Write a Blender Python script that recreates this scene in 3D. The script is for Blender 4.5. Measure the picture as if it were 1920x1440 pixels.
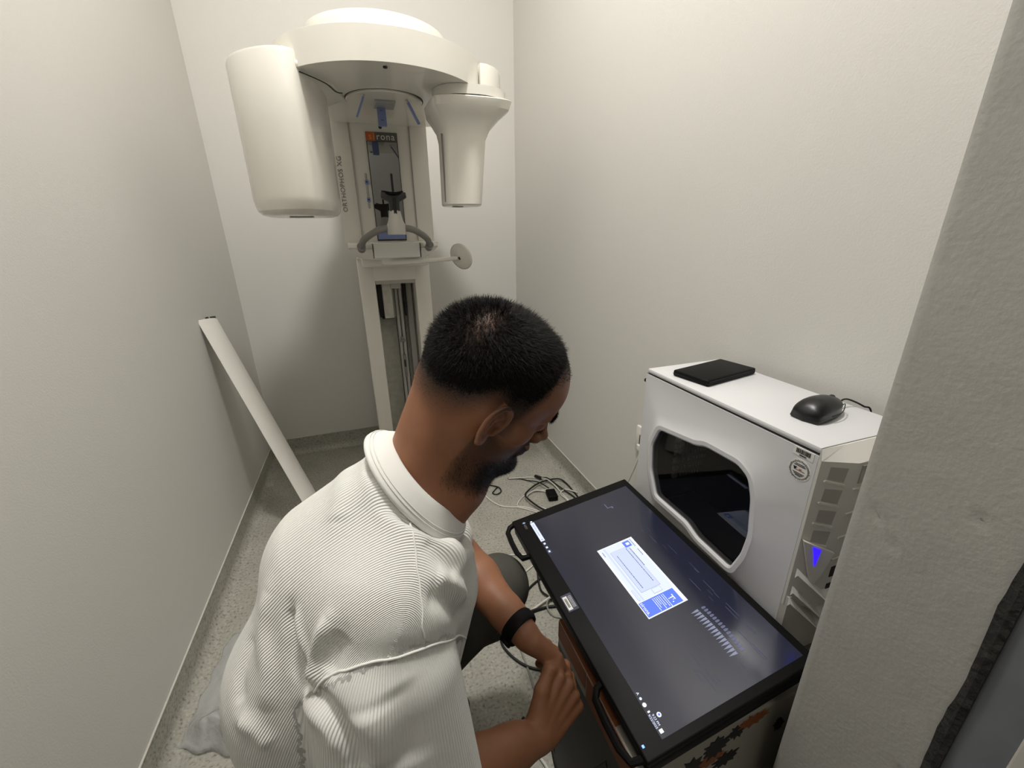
import bpy, bmesh, math, random
import numpy as np
from mathutils import Vector, Matrix
for o in list(bpy.data.objects): bpy.data.objects.remove(o, do_unlink=True)
random.seed(7); rng = np.random.default_rng(7)
S = bpy.context.scene; COL = S.collection
PI = math.pi

# ------------------------------------------------------------------ camera
cam_d = bpy.data.cameras.new('camera'); cam = bpy.data.objects.new('camera', cam_d); COL.objects.link(cam)
cam_d.sensor_fit = 'HORIZONTAL'; cam_d.sensor_width = 36.0; cam_d.lens = 36.0 * 786.5 / 1920.0
cam_d.clip_start = 0.02
def cray(x, y): return np.array([x - 960.0, 720.0 - y, -786.5])
_Y = cray(671, 440); _Y /= np.linalg.norm(_Y)
_Z = -cray(994, 2894); _Z -= _Z.dot(_Y) * _Y; _Z /= np.linalg.norm(_Z)
_X = np.cross(_Y, _Z)
cam.matrix_world = Matrix([list(_X) + [0.0], list(_Y) + [0.0], list(_Z) + [1.25], [0, 0, 0, 1]])
S.camera = cam

# ------------------------------------------------------------------ world, lamps, exposure
wd = bpy.data.worlds.new('world'); S.world = wd; wd.use_nodes = True
wd.node_tree.nodes['Background'].inputs[0].default_value = (0.8, 0.82, 0.85, 1)
wd.node_tree.nodes['Background'].inputs[1].default_value = 0.25
def area(name, loc, rot, sx, sy, power, colour, spread=PI):
    l = bpy.data.lights.new(name, 'AREA'); l.shape = 'RECTANGLE'; l.size = sx; l.size_y = sy
    l.energy = power; l.color = colour; l.spread = spread
    o = bpy.data.objects.new(name, l); COL.objects.link(o); o.location = loc; o.rotation_euler = rot
    return o
area('ceiling_lamp_light', (0.12, 0.92, 3.155), (0, 0, 0), 0.26, 0.26, 31.0, (1.0, 0.975, 0.93))
area('corridor_fill_light', (-0.1, -0.8, 3.10), (0, 0, 0), 0.5, 0.3, 7.0, (1.0, 0.96, 0.90))  # added weak fill through the doorway, an unseen source behind the camera
S.view_settings.view_transform = 'Standard'; S.view_settings.look = 'None'
S.view_settings.gamma = 1.0; S.view_settings.use_curve_mapping = False
S.view_settings.exposure = 0.35

# ------------------------------------------------------------------ materials
def lin(c):
    return tuple(((v / 255.0) / 12.92 if v / 255.0 <= 0.04045 else ((v / 255.0 + 0.055) / 1.055) ** 2.4) for v in c) + (1.0,)
def mat(name, rgb, rough=0.5, metal=0.0, bump=None, emit=None, var=None, coat=0.0, trans=0.0, alpha=1.0, spec=0.5, ior=1.45, coat_rough=0.05):
    m = bpy.data.materials.new(name); m.use_nodes = True; nt = m.node_tree; b = nt.nodes['Principled BSDF']
    c = lin(rgb)
    b.inputs['Base Color'].default_value = c; b.inputs['Roughness'].default_value = rough
    b.inputs['Metallic'].default_value = metal; b.inputs['Coat Weight'].default_value = coat
    b.inputs['Coat Roughness'].default_value = coat_rough
    b.inputs['Transmission Weight'].default_value = trans; b.inputs['Alpha'].default_value = alpha
    b.inputs['Specular IOR Level'].default_value = spec; b.inputs['IOR'].default_value = ior
    if emit:
        b.inputs['Emission Color'].default_value = lin(emit[0]); b.inputs['Emission Strength'].default_value = emit[1]
    tc = None
    if var or bump: tc = nt.nodes.new('ShaderNodeTexCoord')
    if var:   # (scale, amount)
        n = nt.nodes.new('ShaderNodeTexNoise'); n.inputs['Scale'].default_value = var[0]; n.inputs['Detail'].default_value = 4
        nt.links.new(tc.outputs['Object'], n.inputs['Vector'])
        r = nt.nodes.new('ShaderNodeMapRange'); r.inputs['From Min'].default_value = 0.3; r.inputs['From Max'].default_value = 0.7
        r.inputs['To Min'].default_value = 1 - var[1]; r.inputs['To Max'].default_value = 1 + var[1]
        nt.links.new(n.outputs['Fac'], r.inputs['Value'])
        mx = nt.nodes.new('ShaderNodeVectorMath'); mx.operation = 'SCALE'; mx.inputs[0].default_value = c[:3]
        nt.links.new(r.outputs['Result'], mx.inputs['Scale']); nt.links.new(mx.outputs['Vector'], b.inputs['Base Color'])
    if bump:  # (scale, strength, distance)
        n = nt.nodes.new('ShaderNodeTexNoise'); n.inputs['Scale'].default_value = bump[0]; n.inputs['Detail'].default_value = 3
        nt.links.new(tc.outputs['Object'], n.inputs['Vector'])
        bp = nt.nodes.new('ShaderNodeBump'); bp.inputs['Strength'].default_value = bump[1]; bp.inputs['Distance'].default_value = bump[2]
        nt.links.new(n.outputs['Fac'], bp.inputs['Height']); nt.links.new(bp.outputs['Normal'], b.inputs['Normal'])
    return m
M = {}
M['wall'] = mat('painted_plaster', (213, 211, 206), 0.55, bump=(260, 0.25, 0.0015))
M['reveal'] = mat('rough_plaster', (176, 174, 168), 0.8, bump=(150, 0.3, 0.0015), var=(9, 0.04))
M['ceil'] = mat('ceiling_paint', (225, 223, 216), 0.8)
M['white'] = mat('white_enamel', (226, 223, 214), 0.22, coat=0.3)
M['white2'] = mat('white_plastic', (226, 224, 217), 0.4)
M['dirty'] = mat('dirty_white', (188, 186, 176), 0.6, var=(30, 0.14))
M['seam'] = mat('seam_dark', (40, 40, 40), 0.6)
M['grey'] = mat('grey_plastic', (128, 126, 122), 0.45)
M['lgrey'] = mat('light_grey_plastic', (176, 173, 166), 0.4)
M['dgrey'] = mat('dark_grey_plastic', (52, 51, 49), 0.45)
M['black'] = mat('black_plastic', (15, 15, 15), 0.5, spec=0.14)
M['blk_mouse'] = mat('black_satin', (20, 20, 20), 0.34)
M['mirror'] = mat('mirror_glass', (170, 171, 169), 0.02, metal=1.0)
M['plate'] = mat('logo_plate', (92, 90, 86), 0.4)
M['plate_or'] = mat('logo_orange', (184, 96, 48), 0.4)
M['print'] = mat('printed_grey', (110, 110, 108), 0.5)
M['print_w'] = mat('printed_white', (214, 214, 210), 0.5)
M['bluetab'] = mat('blue_tab', (128, 142, 190), 0.3)
M['clear'] = mat('clear_plastic', (225, 228, 232), 0.08, trans=0.85, ior=1.3)
M['tower'] = mat('white_steel', (214, 214, 216), 0.35, bump=(600, 0.06, 0.0006))
M['smoke'] = mat('smoked_acrylic', (6, 6, 6), 0.03, alpha=0.55, spec=0.6)
M['interior'] = mat('case_interior', (18, 17, 16), 0.7)
M['metal'] = mat('dull_metal', (150, 148, 142), 0.4, metal=0.7)
M['led'] = mat('blue_led', (30, 20, 200), 0.3, emit=((45, 20, 235), 1.4))
M['sticker'] = mat('sticker_paper', (228, 227, 222), 0.6)
M['ink'] = mat('ink_black', (24, 24, 24), 0.6)
M['card'] = mat('printed_cardboard', (150, 146, 136), 0.6, var=(6, 0.06))
M['orange'] = mat('box_orange', (128, 74, 40), 0.55, var=(20, 0.08))
M['card_g'] = mat('box_dark_grey', (74, 73, 70), 0.6, var=(12, 0.05))
M['wire_w'] = mat('white_cable', (212, 210, 202), 0.5)
M['wire_b'] = mat('black_cable', (20, 20, 20), 0.45)
M['wire_g'] = mat('grey_cable', (140, 139, 134), 0.5)
M['frame'] = mat('frame_paint', (118, 121, 128), 0.6, var=(14, 0.10), bump=(60, 0.2, 0.001))
M['seal'] = mat('black_foam', (40, 40, 38), 0.95, bump=(90, 0.9, 0.004), var=(60, 0.4))
M['paint_w'] = mat('trim_paint', (196, 193, 184), 0.6)
M['trousers'] = mat('grey_cloth', (70, 69, 63), 0.9, bump=(350, 0.3, 0.001), var=(40, 0.05))
M['shoe'] = mat('dark_shoe', (38, 36, 34), 0.7)
M['lamp'] = mat('lamp_diffuser', (250, 246, 236), 0.4, emit=((255, 246, 226), 2.0))
M['poly'] = mat('crumpled_film', (205, 206, 204), 0.16, alpha=0.5, bump=(55, 0.8, 0.006))
M['stem'] = mat('light_stem', (188, 186, 178), 0.35)

def attr_mix(m, attr, rgb, inp='Base Color', power=1.0):
    nt = m.node_tree; b = nt.nodes['Principled BSDF']
    a = nt.nodes.new('ShaderNodeAttribute'); a.attribute_name = attr
    mx = nt.nodes.new('ShaderNodeMix'); mx.data_type = 'RGBA'
    if b.inputs[inp].links: nt.links.new(b.inputs[inp].links[0].from_socket, mx.inputs[6])
    else: mx.inputs[6].default_value = b.inputs[inp].default_value
    mx.inputs[7].default_value = lin(rgb)
    nt.links.new(a.outputs['Fac'], mx.inputs[0]); nt.links.new(mx.outputs[2], b.inputs[inp])
# skin
M['skin'] = mat('skin', (147, 100, 73), 0.5, bump=(500, 0.18, 0.0006), var=(30, 0.06))
M['skin'].node_tree.nodes['Principled BSDF'].inputs['Subsurface Weight'].default_value = 0.08
M['skin'].node_tree.nodes['Principled BSDF'].inputs['Subsurface Radius'].default_value = (0.012, 0.005, 0.003)
attr_mix(M['skin'], 'stubble', (44, 33, 27)); attr_mix(M['skin'], 'scalp', (30, 24, 21)); attr_mix(M['skin'], 'lips', (120, 76, 64))
M['hair'] = mat('dark_hair', (19, 16, 14), 0.6, spec=0.2)
M['beard'] = mat('dark_beard', (26, 20, 17), 0.55, spec=0.3)
# ribbed shirt: rib coordinate lives in attributes (metres across the ribs)
m = M['shirt'] = mat('ribbed_cotton', (232, 231, 225), 0.85); nt = m.node_tree; b = nt.nodes['Principled BSDF']
b.inputs['Sheen Weight'].default_value = 0.15
a = nt.nodes.new('ShaderNodeAttribute'); a.attribute_name = 'rib'
mm = nt.nodes.new('ShaderNodeMath'); mm.operation = 'MULTIPLY'; mm.inputs[1].default_value = 2 * PI / 0.0031
sn = nt.nodes.new('ShaderNodeMath'); sn.operation = 'SINE'
bp = nt.nodes.new('ShaderNodeBump'); bp.inputs['Strength'].default_value = 0.7; bp.inputs['Distance'].default_value = 0.0007
nt.links.new(a.outputs['Fac'], mm.inputs[0]); nt.links.new(mm.outputs[0], sn.inputs[0]); nt.links.new(sn.outputs[0], bp.inputs['Height']); nt.links.new(bp.outputs['Normal'], b.inputs['Normal'])
M['collar'] = mat('collar_cotton', (234, 233, 227), 0.85, bump=(400, 0.25, 0.001))
# floor vinyl with flecks
m = M['floor'] = mat('speckled_vinyl', (160, 158, 148), 0.5); nt = m.node_tree; b = nt.nodes['Principled BSDF']
tc = nt.nodes.new('ShaderNodeTexCoord')
n1 = nt.nodes.new('ShaderNodeTexNoise'); n1.inputs['Scale'].default_value = 120; n1.inputs['Detail'].default_value = 2
n2 = nt.nodes.new('ShaderNodeTexNoise'); n2.inputs['Scale'].default_value = 9; n2.inputs['Detail'].default_value = 5
r1 = nt.nodes.new('ShaderNodeValToRGB')
for p, c in ((0.30, (122, 119, 108)), (0.42, (163, 160, 150)), (0.60, (170, 168, 158)), (0.74, (188, 186, 176))):
    e = r1.color_ramp.elements.new(p); e.color = lin(c)
r1.color_ramp.elements.remove(r1.color_ramp.elements[0]); r1.color_ramp.elements.remove(r1.color_ramp.elements[-1])
mp = nt.nodes.new('ShaderNodeMapRange'); mp.inputs['From Min'].default_value = 0.3; mp.inputs['From Max'].default_value = 0.75; mp.inputs['To Min'].default_value = 0.88; mp.inputs['To Max'].default_value = 1.06
vm = nt.nodes.new('ShaderNodeVectorMath'); vm.operation = 'SCALE'
nt.links.new(tc.outputs['Object'], n1.inputs['Vector']); nt.links.new(tc.outputs['Object'], n2.inputs['Vector'])
nt.links.new(n1.outputs['Fac'], r1.inputs['Fac']); nt.links.new(n2.outputs['Fac'], mp.inputs['Value'])
nt.links.new(r1.outputs['Color'], vm.inputs[0]); nt.links.new(mp.outputs['Result'], vm.inputs['Scale']); nt.links.new(vm.outputs['Vector'], b.inputs['Base Color'])
# screen
M['screen'] = mat('screen_glass', (8, 8, 10), 0.16, emit=((27, 29, 44), 1.0), spec=0.9)
def glow(name, rgb, s=1.0): M[name] = mat(name, (5, 5, 5), 0.35, emit=(rgb, s), spec=0.3)
glow('g_white', (214, 222, 250), 1.0); glow('g_blue', (92, 122, 226), 1.0); glow('g_pale', (196, 206, 240), 1.0)
glow('g_line', (120, 126, 160), 1.0); glow('g_text', (70, 76, 110), 1.0); glow('g_pw', (240, 244, 255), 1.0)
glow('g_xray', (128, 132, 152), 1.0); glow('g_x2', (92, 96, 118), 1.0); glow('g_x3', (66, 69, 92), 1.0); glow('g_led', (110, 150, 255), 2.0)
glow('g_dk', (52, 56, 78), 1.0)

# ------------------------------------------------------------------ object helpers
def off(p):
    v = Vector((0, 0, 0))
    while p is not None: v += p.location; p = p.parent
    return v
def link(name, me, m, parent=None, smooth=False):
    o = bpy.data.objects.new(name, me)
    COL.objects.link(o)
    if parent is not None:
        d = off(parent); me.transform(Matrix.Translation(-d)); o.parent = parent
    if m is not None:
        for mm_ in (m if isinstance(m, (list, tuple)) else [m]): me.materials.append(mm_)
    if smooth:
        me.polygons.foreach_set('use_smooth', [True] * len(me.polygons))
    me.update(); return o
def thing(name, label, cat, loc=(0, 0, 0), group=None):
    o = bpy.data.objects.new(name, None); COL.objects.link(o); o.location = loc; o.empty_display_size = 0.05
    o['label'] = label; o['category'] = cat
    if group: o['group'] = group
    return o
def tag(o, label, cat, group=None):
    o['label'] = label; o['category'] = cat
    if group: o['group'] = group
    return o
def struct(o): o['kind'] = 'structure'; return o
class B:
    """collects shapes into one mesh"""
    def __init__(s): s.bm = bmesh.new()
    def box(s, lo, hi, bev=0.0, seg=2, mtx=None, mi=0):
        t = bmesh.new(); bmesh.ops.create_cube(t, size=1)
        lo = Vector(lo); hi = Vector(hi)
        for v in t.verts: v.co = Vector([lo[i] + (v.co[i] + 0.5) * (hi[i] - lo[i]) for i in range(3)])
        if bev > 0: bmesh.ops.bevel(t, geom=t.edges[:], offset=bev, segments=seg, affect='EDGES', profile=0.5)
        return s.add(t, mtx, mi)
    def add(s, t, mtx=None, mi=0):
        if mtx is not None: t.transform(mtx)
        bmesh.ops.recalc_face_normals(t, faces=t.faces[:])
        for f in t.faces: f.material_index = mi
        me = bpy.data.meshes.new('t'); t.to_mesh(me); t.free(); s.bm.from_mesh(me); bpy.data.meshes.remove(me); return s
    def prism(s, poly, z0, z1, axis='z', bev=0.0, seg=2, mtx=None, mi=0, scale_top=None):
        """poly in the plane across the axis; axis z:(x,y) y:(x,z) x:(y,z)"""
        t = bmesh.new()
        def P(a, b, h): return {'z': (a, b, h), 'y': (a, h, b), 'x': (h, a, b)}[axis]
        n = len(poly); lo = [t.verts.new(P(a, b, z0)) for a, b in poly]
        q = poly if scale_top is None else scale_top
        hi = [t.verts.new(P(a, b, z1)) for a, b in q]
        t.faces.new(lo); t.faces.new(hi[::-1])
        for i in range(n): t.faces.new((lo[i], lo[(i + 1) % n], hi[(i + 1) % n], hi[i]))
        if bev > 0:
            bmesh.ops.recalc_face_normals(t, faces=t.faces[:])
            e = [e for e in t.edges if (all(v in lo for v in e.verts) or all(v in hi for v in e.verts) or e.calc_face_angle(0) > 0.6)]
            bmesh.ops.bevel(t, geom=e, offset=bev, segments=seg, affect='EDGES', profile=0.5, clamp_overlap=True)
        return s.add(t, mtx, mi)
    def tube(s, pts, r, n=10, smooth=True, caps=True, mtx=None, mi=0, flat=1.0):
        P = [np.array(p, float) for p in pts]
        rs = list(r) if hasattr(r, '__len__') else [r] * len(P)
        if smooth and len(P) > 2: P, rs = spline(P, rs)
        t = bmesh.new(); rings = []; up = None
        for i, p in enumerate(P):
            d = P[min(i + 1, len(P) - 1)] - P[max(i - 1, 0)]; d /= (np.linalg.norm(d) + 1e-9)
            if up is None:
                up = np.array([0, 0, 1.0]) if abs(d[2]) < 0.9 else np.array([1.0, 0, 0])
            up = up - up.dot(d) * d; up /= (np.linalg.norm(up) + 1e-9); sd = np.cross(d, up)
            rings.append([t.verts.new(p + rs[i] * (math.cos(2 * PI * k / n) * sd + flat * math.sin(2 * PI * k / n) * up)) for k in range(n)])
        for a, b_ in zip(rings[:-1], rings[1:]):
            for k in range(n): t.faces.new((a[k], a[(k + 1) % n], b_[(k + 1) % n], b_[k]))
        if caps: t.faces.new(rings[0][::-1]); t.faces.new(rings[-1])
        return s.add(t, mtx, mi)
    def lathe(s, prof, c, n=48, axis='z', mtx=None, mi=0):
        """prof list of (r,h) closed by caps when r==0"""
        t = bmesh.new(); rings = []
        for r, h in prof:
            rr = max(r, 1e-5)
            ring = []
            for k in range(n):
                a = 2 * PI * k / n; x, y = rr * math.cos(a), rr * math.sin(a)
                v = {'z': (x, y, h), 'y': (x, h, y), 'x': (h, x, y)}[axis]
                ring.append(t.verts.new((v[0] + c[0], v[1] + c[1], v[2] + c[2])))
            rings.append(ring)
        for a, b_ in zip(rings[:-1], rings[1:]):
            for k in range(n): t.faces.new((a[k], a[(k + 1) % n], b_[(k + 1) % n], b_[k]))
        t.faces.new(rings[0][::-1]); t.faces.new(rings[-1])
        bmesh.ops.remove_doubles(t, verts=t.verts[:], dist=2e-5)
        return s.add(t, mtx, mi)
    def quad(s, pts, mi=0, mtx=None):
        t = bmesh.new(); t.faces.new([t.verts.new(p) for p in pts]); 
        if mtx is not None: t.transform(mtx)
        for f in t.faces: f.material_index = mi
        me = bpy.data.meshes.new('t'); t.to_mesh(me); t.free(); s.bm.from_mesh(me); bpy.data.meshes.remove(me); return s
    def done(s, name, m, parent=None, smooth=False, angle=None):
        me = bpy.data.meshes.new(name); s.bm.to_mesh(me); s.bm.free()
        o = link(name, me, m, parent, smooth or angle is not None)
        if angle is not None:
            b2 = bmesh.new(); b2.from_mesh(me)
            for e in b2.edges:
                if len(e.link_faces) == 2 and e.calc_face_angle(0) > angle: e.smooth = False
            b2.to_mesh(me); b2.free()
        return o
def spline(P, rs, k=8):
    out = []; ro = []
    for i in range(len(P) - 1):
        p0 = P[max(i - 1, 0)]; p1 = P[i]; p2 = P[i + 1]; p3 = P[min(i + 2, len(P) - 1)]
        for j in range(k):
            t = j / k
            out.append(0.5 * ((2 * p1) + (-p0 + p2) * t + (2 * p0 - 5 * p1 + 4 * p2 - p3) * t * t + (-p0 + 3 * p1 - 3 * p2 + p3) * t ** 3))
            ro.append(rs[i] * (1 - t) + rs[i + 1] * t)
    out.append(P[-1]); ro.append(rs[-1]); return out, ro
def text(name, s, size, mtx, m, parent, ext=0.0004, align='CENTER', spacing=1.0):
    c = bpy.data.curves.new('t', 'FONT'); c.body = s; c.size = size; c.extrude = ext; c.align_x = align; c.align_y = 'CENTER'; c.space_character = spacing
    c.resolution_u = 3
    o = bpy.data.objects.new('t', c); COL.objects.link(o)
    dg = bpy.context.evaluated_depsgraph_get(); dg.update()
    me = bpy.data.meshes.new_from_object(o.evaluated_get(dg)); me.name = name
    bpy.data.objects.remove(o); me.transform(mtx); me.materials.clear()
    return link(name, me, m, parent)
def frame(o, x, y, z=None):
    x = Vector(x).normalized(); y = Vector(y); y = (y - y.dot(x) * x).normalized(); z = x.cross(y)
    return Matrix([[x[i], y[i], z[i], o[i]] for i in range(3)] + [[0, 0, 0, 1]])

# ------------------------------------------------------------------ the room
WL, WR, BK, CH, JX, JY = -0.63, 0.917, 2.58, 3.2, 0.55, 0.2824
struct(B().box((-2.2, -1.9, -0.1), (2.4, BK + 0.15, 0)).done('floor', M['floor']))
struct(B().box((-2.2, -1.9, CH), (2.4, BK + 0.15, CH + 0.1)).done('ceiling', M['ceil']))
struct(B().box((WL - 0.12, 0.137, 0), (WL, BK, CH)).done('wall_left', M['wall']))
struct(B().box((WR, 0.137, 0), (WR + 0.12, BK, CH)).done('wall_right', M['wall']))
struct(B().box((WL - 0.12, BK, 0), (WR + 0.12, BK + 0.12, CH)).done('wall_back', M['wall']))
def cove(name, pts, inward, m=M['floor']):
    """coved vinyl skirting: 10 cm up the wall with a 3 cm fillet to the floor"""
    b = B(); prof = [(0.003, 0.1), (0.003, 0.04)] + [(0.003 + 0.037 * (1 - math.cos(a)), 0.001 + 0.039 * (1 - math.sin(a))) for a in np.linspace(0, PI / 2, 9)][1:] + [(0.0, 0.0), (0.0, 0.1)]
    t = bmesh.new(); rings = []
    for p in pts:
        rings.append([t.verts.new((p[0] + inward[0] * a, p[1] + inward[1] * a, h)) for a, h in prof])
    n = len(prof)
    for k in range(n): t.faces.new((rings[0][k], rings[0][(k + 1) % n], rings[1][(k + 1) % n], rings[1][k]))
    t.faces.new(rings[0]); t.faces.new(rings[1][::-1])
    b.add(t); return struct(b.done(name, m, smooth=False, angle=0.5))
cove('baseboard_left', [(WL, 0.29), (WL, BK)], (1, 0)); cove('baseboard_right', [(WR, 0.29), (WR, BK)], (-1, 0)); cove('baseboard_back', [(WL, BK), (WR, BK)], (0, -1))
for nm, lo, hi in (('trim_1', (WL, 0.29, 0.1), (WL + 0.0045, BK, 0.1035)), ('trim_2', (WR - 0.0045, 0.29, 0.1), (WR, BK, 0.1035)), ('trim_3', (WL, BK - 0.0045, 0.1), (WR, BK, 0.1035))):
    struct(B().box(lo, hi).done(nm, M['paint_w']))
# front wall: a return on the right whose rough plaster reveal fills the right of the view, one on the left, a lintel above
fw = B().box((JX, 0.137, 0), (WR, JY, CH), 0.003, 2)
b = B()
t = bmesh.new()
# reveal with chips and a slightly ragged arris
ny, nz = 26, 420
grid = [[None] * (nz + 1) for _ in range(ny + 1)]
nz_ = rng.normal(0, 1, (ny + 1, nz + 1)); 
k_ = np.array([0.25, 0.5, 0.25]); 
for _ in range(3):
    nz_ = np.apply_along_axis(lambda v: np.convolve(v, k_, 'same'), 0, nz_); nz_ = np.apply_along_axis(lambda v: np.convolve(v, k_, 'same'), 1, nz_)
for i in range(ny + 1):
    for j in range(nz + 1):
        y = 0.1365 + (JY - 0.1365) * i / ny; z = CH * j / nz
        x = JX - 0.0022 - 0.0004 * nz_[i, j]
        ch = -0.004 * math.exp(-((z - (0.545 + 0.35 * (y - 0.137))) / 0.0035) ** 2) * max(0, 1 - (y - 0.137) / 0.05)
        x += ch
        if i == ny: x += 0.0022 + 0.0006 * nz_[i, j]; y += 0.0006 * nz_[i - 1, j] - 0.0015
        grid[i][j] = t.verts.new((x, y, z))
for i in range(ny):
    for j in range(nz): t.faces.new((grid[i][j], grid[i][j + 1], grid[i + 1][j + 1], grid[i + 1][j]))
for _ in range(16):   # little plaster craters
    cy, cz = 0.15 + 0.12 * rng.random(), 0.25 + 0.9 * rng.random()
    rr = 0.0015 + 0.002 * rng.random()
    for v in t.verts:
        d = math.hypot(v.co.y - cy, (v.co.z - cz))
        if d < rr * 2: v.co.x += 0.003 * math.exp(-(d / rr) ** 2)
fw.add(t); struct(fw.done('wall_front', [M['reveal']], angle=0.6))
struct(B().box((WL, 0.137, 0), (-0.50, JY, CH)).box((-0.5, 0.137, 2.15), (JX - 0.004, JY, CH)).done('wall_front_left', M['wall']))
# door frame at the corridor side of the reveal
df = thing('door_frame', 'blue-grey metal door frame with black foam seal beside the plaster reveal, bottom right corner', 'door frame', (JX, 0.11, 0)); del df['label']; del df['category']; df['kind'] = 'structure'; df.name = 'door_1'
B().box((JX - 0.004, 0.0895, 0), (JX + 0.06, 0.1275, 2.12), 0.001).done('frame_panel', M['frame'], df)
t = bmesh.new(); rings = []
for j in range(130):
    z = 2.1 * j / 129.0 + 0.005; w = 0.0012 * math.sin(z * 37) + 0.0012 * rng.random() + (0.002 if z > 0.56 else 0)
    rings.append([t.verts.new(p) for p in ((JX - 0.007 - 0.0015 * rng.random(), 0.1262, z), (JX - 0.008 - 0.001 * rng.random(), 0.132, z), (JX - 0.0045, 0.137 + w, z), (JX + 0.01, 0.137 + w, z), (JX + 0.01, 0.1262, z))])
for a, b_ in zip(rings[:-1], rings[1:]):
    for k in range(5): t.faces.new((a[k], a[(k + 1) % 5], b_[(k + 1) % 5], b_[k]))
t.faces.new(rings[0]); t.faces.new(rings[-1][::-1])
B().add(t).done('foam_seal', M['seal'], df)
B().box((JX - 0.012, 0.05, 0), (JX + 0.06, 0.0892, 2.12), 0.002).done('frame_stop', M['paint_w'], df)
b = B()   # plaster smears on the frame panel
for k in range(46):
    cz = 0.28 + 0.36 * rng.random(); cy = 0.108 + rng.normal(0, 0.004) ; a = 0.0012 + 0.0022 * rng.random(); hh = 0.002 + 0.006 * rng.random()
    pl = [(cy + a * (0.6 + 0.5 * rng.random()) * math.cos(u), cz + hh * (0.6 + 0.5 * rng.random()) * math.sin(u)) for u in np.linspace(0, 2 * PI, 8)[:-1]]
    b.prism(pl, JX - 0.0046, JX - 0.0038, 'x')
b.done('plaster_smear', M['paint_w'], df)
# corridor behind the camera
struct(B().box((-2.2, -1.9, 0), (2.4, -1.8, CH)).done('wall_corridor', M['wall']))
struct(B().box((-2.3, -1.9, 0), (-2.2, 0.25, CH)).done('wall_corridor_left', M['wall'])); struct(B().box((2.4, -1.9, 0), (2.5, 0.25, CH)).done('wall_corridor_right', M['wall']))
struct(B().box((-2.2, 0.137, 0), (WL - 0.12, 0.25, CH)).box((WR + 0.12, 0.137, 0), (2.4, 0.25, CH)).done('wall_corridor_near', M['wall']))
lf = thing('ceiling_light', 'square white ceiling light above the x-ray room', 'ceiling light', (0.12, 0.92, 3.2))
B().box((-0.03, 0.77, 3.175), (0.27, 1.07, 3.2), 0.004).done('housing', M['white2'], lf)
B().box((-0.01, 0.79, 3.168), (0.25, 1.05, 3.175), 0.002).done('diffuser', M['lamp'], lf)
lf = thing('ceiling_light', 'added rectangular housing for the unseen corridor fill light', 'ceiling light', (-0.1, -0.8, 3.2))  # invented fixture to go with the corridor fill, out of view
B().box((-0.38, -0.98, 3.13), (0.18, -0.62, 3.2), 0.004).done('housing', M['white2'], lf)

# ------------------------------------------------------------------ the panoramic x-ray unit
XR = thing('dental_xray_machine', 'tall white panoramic dental x-ray machine standing at the back wall', 'x-ray machine', (0.15, 2.35, 0))
def arc(cx, cy, r, a0, a1, n): return [(cx + r * math.cos(math.radians(a0 + (a1 - a0) * i / n)), cy + r * math.sin(math.radians(a0 + (a1 - a0) * i / n))) for i in range(n + 1)]
# column with an open front channel
F = 2.20; c0, c1 = -0.023, 0.320; r0, r1 = 0.052, 0.242
b = B()
b.box((c0, F, 0), (r0, 2.56, 1.14), 0.008); b.box((r1, F, 0), (c1, 2.56, 1.14), 0.008); b.box((r0 - 0.01, F + 0.002, 1.035), (r1 + 0.01, 2.56, 1.138), 0.003)
col = b.done('column', M['white'], XR, angle=0.6)
B().box((r0 - 0.005, F + 0.15, 0), (r1 + 0.005, F + 0.17, 1.035)).done('channel_back', M['dirty'], XR)
b = B(); b.box((r0, F + 0.006, 1.018), (r1, F + 0.05, 1.036), 0.002).done('channel_header', M['lgrey'], XR)
b = B(); b.box((r0 + 0.028, F + 0.05, 0.84), (r0 + 0.075, F + 0.12, 1.02), 0.003).done('counterweight', M['dirty'], XR)
B().box((r0 + 0.006, F + 0.09, 0.84), (r0 + 0.028, F + 0.12, 1.02), 0.002).done('weight_bracket', M['dgrey'], XR)
B().box((r0 + 0.074, F + 0.06, 0.845), (r0 + 0.084, F + 0.12, 1.02), 0.002).done('weight_bracket', M['grey'], XR)
B().box((r0 + 0.015, F + 0.058, 0.836), (r0 + 0.078, F + 0.115, 0.842), 0.001).done('weight_base', M['seam'], XR)
b = B(); b.box((r0 + 0.086, F + 0.10, 0), (r0 + 0.128, F + 0.15, 1.0), 0.002)
b.box((r0 + 0.090, F + 0.094, 0.0), (r0 + 0.104, F + 0.101, 0.99), 0.001); b.box((r0 + 0.112, F + 0.094, 0.0), (r0 + 0.124, F + 0.101, 0.99), 0.001)
rail = b.done('guide_rail', M['lgrey'], XR)
for x in (r0 + 0.0855, r0 + 0.1285, r0 + 0.106): B().box((x - 0.0012, F + 0.0925, 0), (x + 0.0012, F + 0.1, 0.98)).done('rail_gap', M['seam'], rail)
B().box((r0 + 0.135, F + 0.09, 0.84), (r0 + 0.143, F + 0.13, 1.02), 0.001).done('cable_slot', M['ink'], XR)
B().box((r0 + 0.150, F + 0.12, 0), (r1 - 0.01, F + 0.15, 1.03), 0.004).done('side_channel', M['lgrey'], XR)
B().box((r0 + 0.07, F + 0.045, 0.99), (r0 + 0.122, F + 0.12, 1.022), 0.003).done('pulley_block', M['lgrey'], XR)
B().box((r0 + 0.093, F + 0.085, 0.70), (r0 + 0.120, F + 0.1, 0.715), 0.002).box((r0 + 0.098, F + 0.086, 0.715), (r0 + 0.112, F + 0.1, 0.73), 0.002).done('rail_clip', M['grey'], XR)
B().box((r0 + 0.100, F + 0.086, 0.50), (r0 + 0.114, F + 0.1, 0.63), 0.002).done('rail_latch', M['grey'], XR)
B().box((r0 + 0.103, F + 0.083, 0.56), (r0 + 0.111, F + 0.09, 0.60), 0.002).done('rail_latch', M['ink'], XR)
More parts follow.
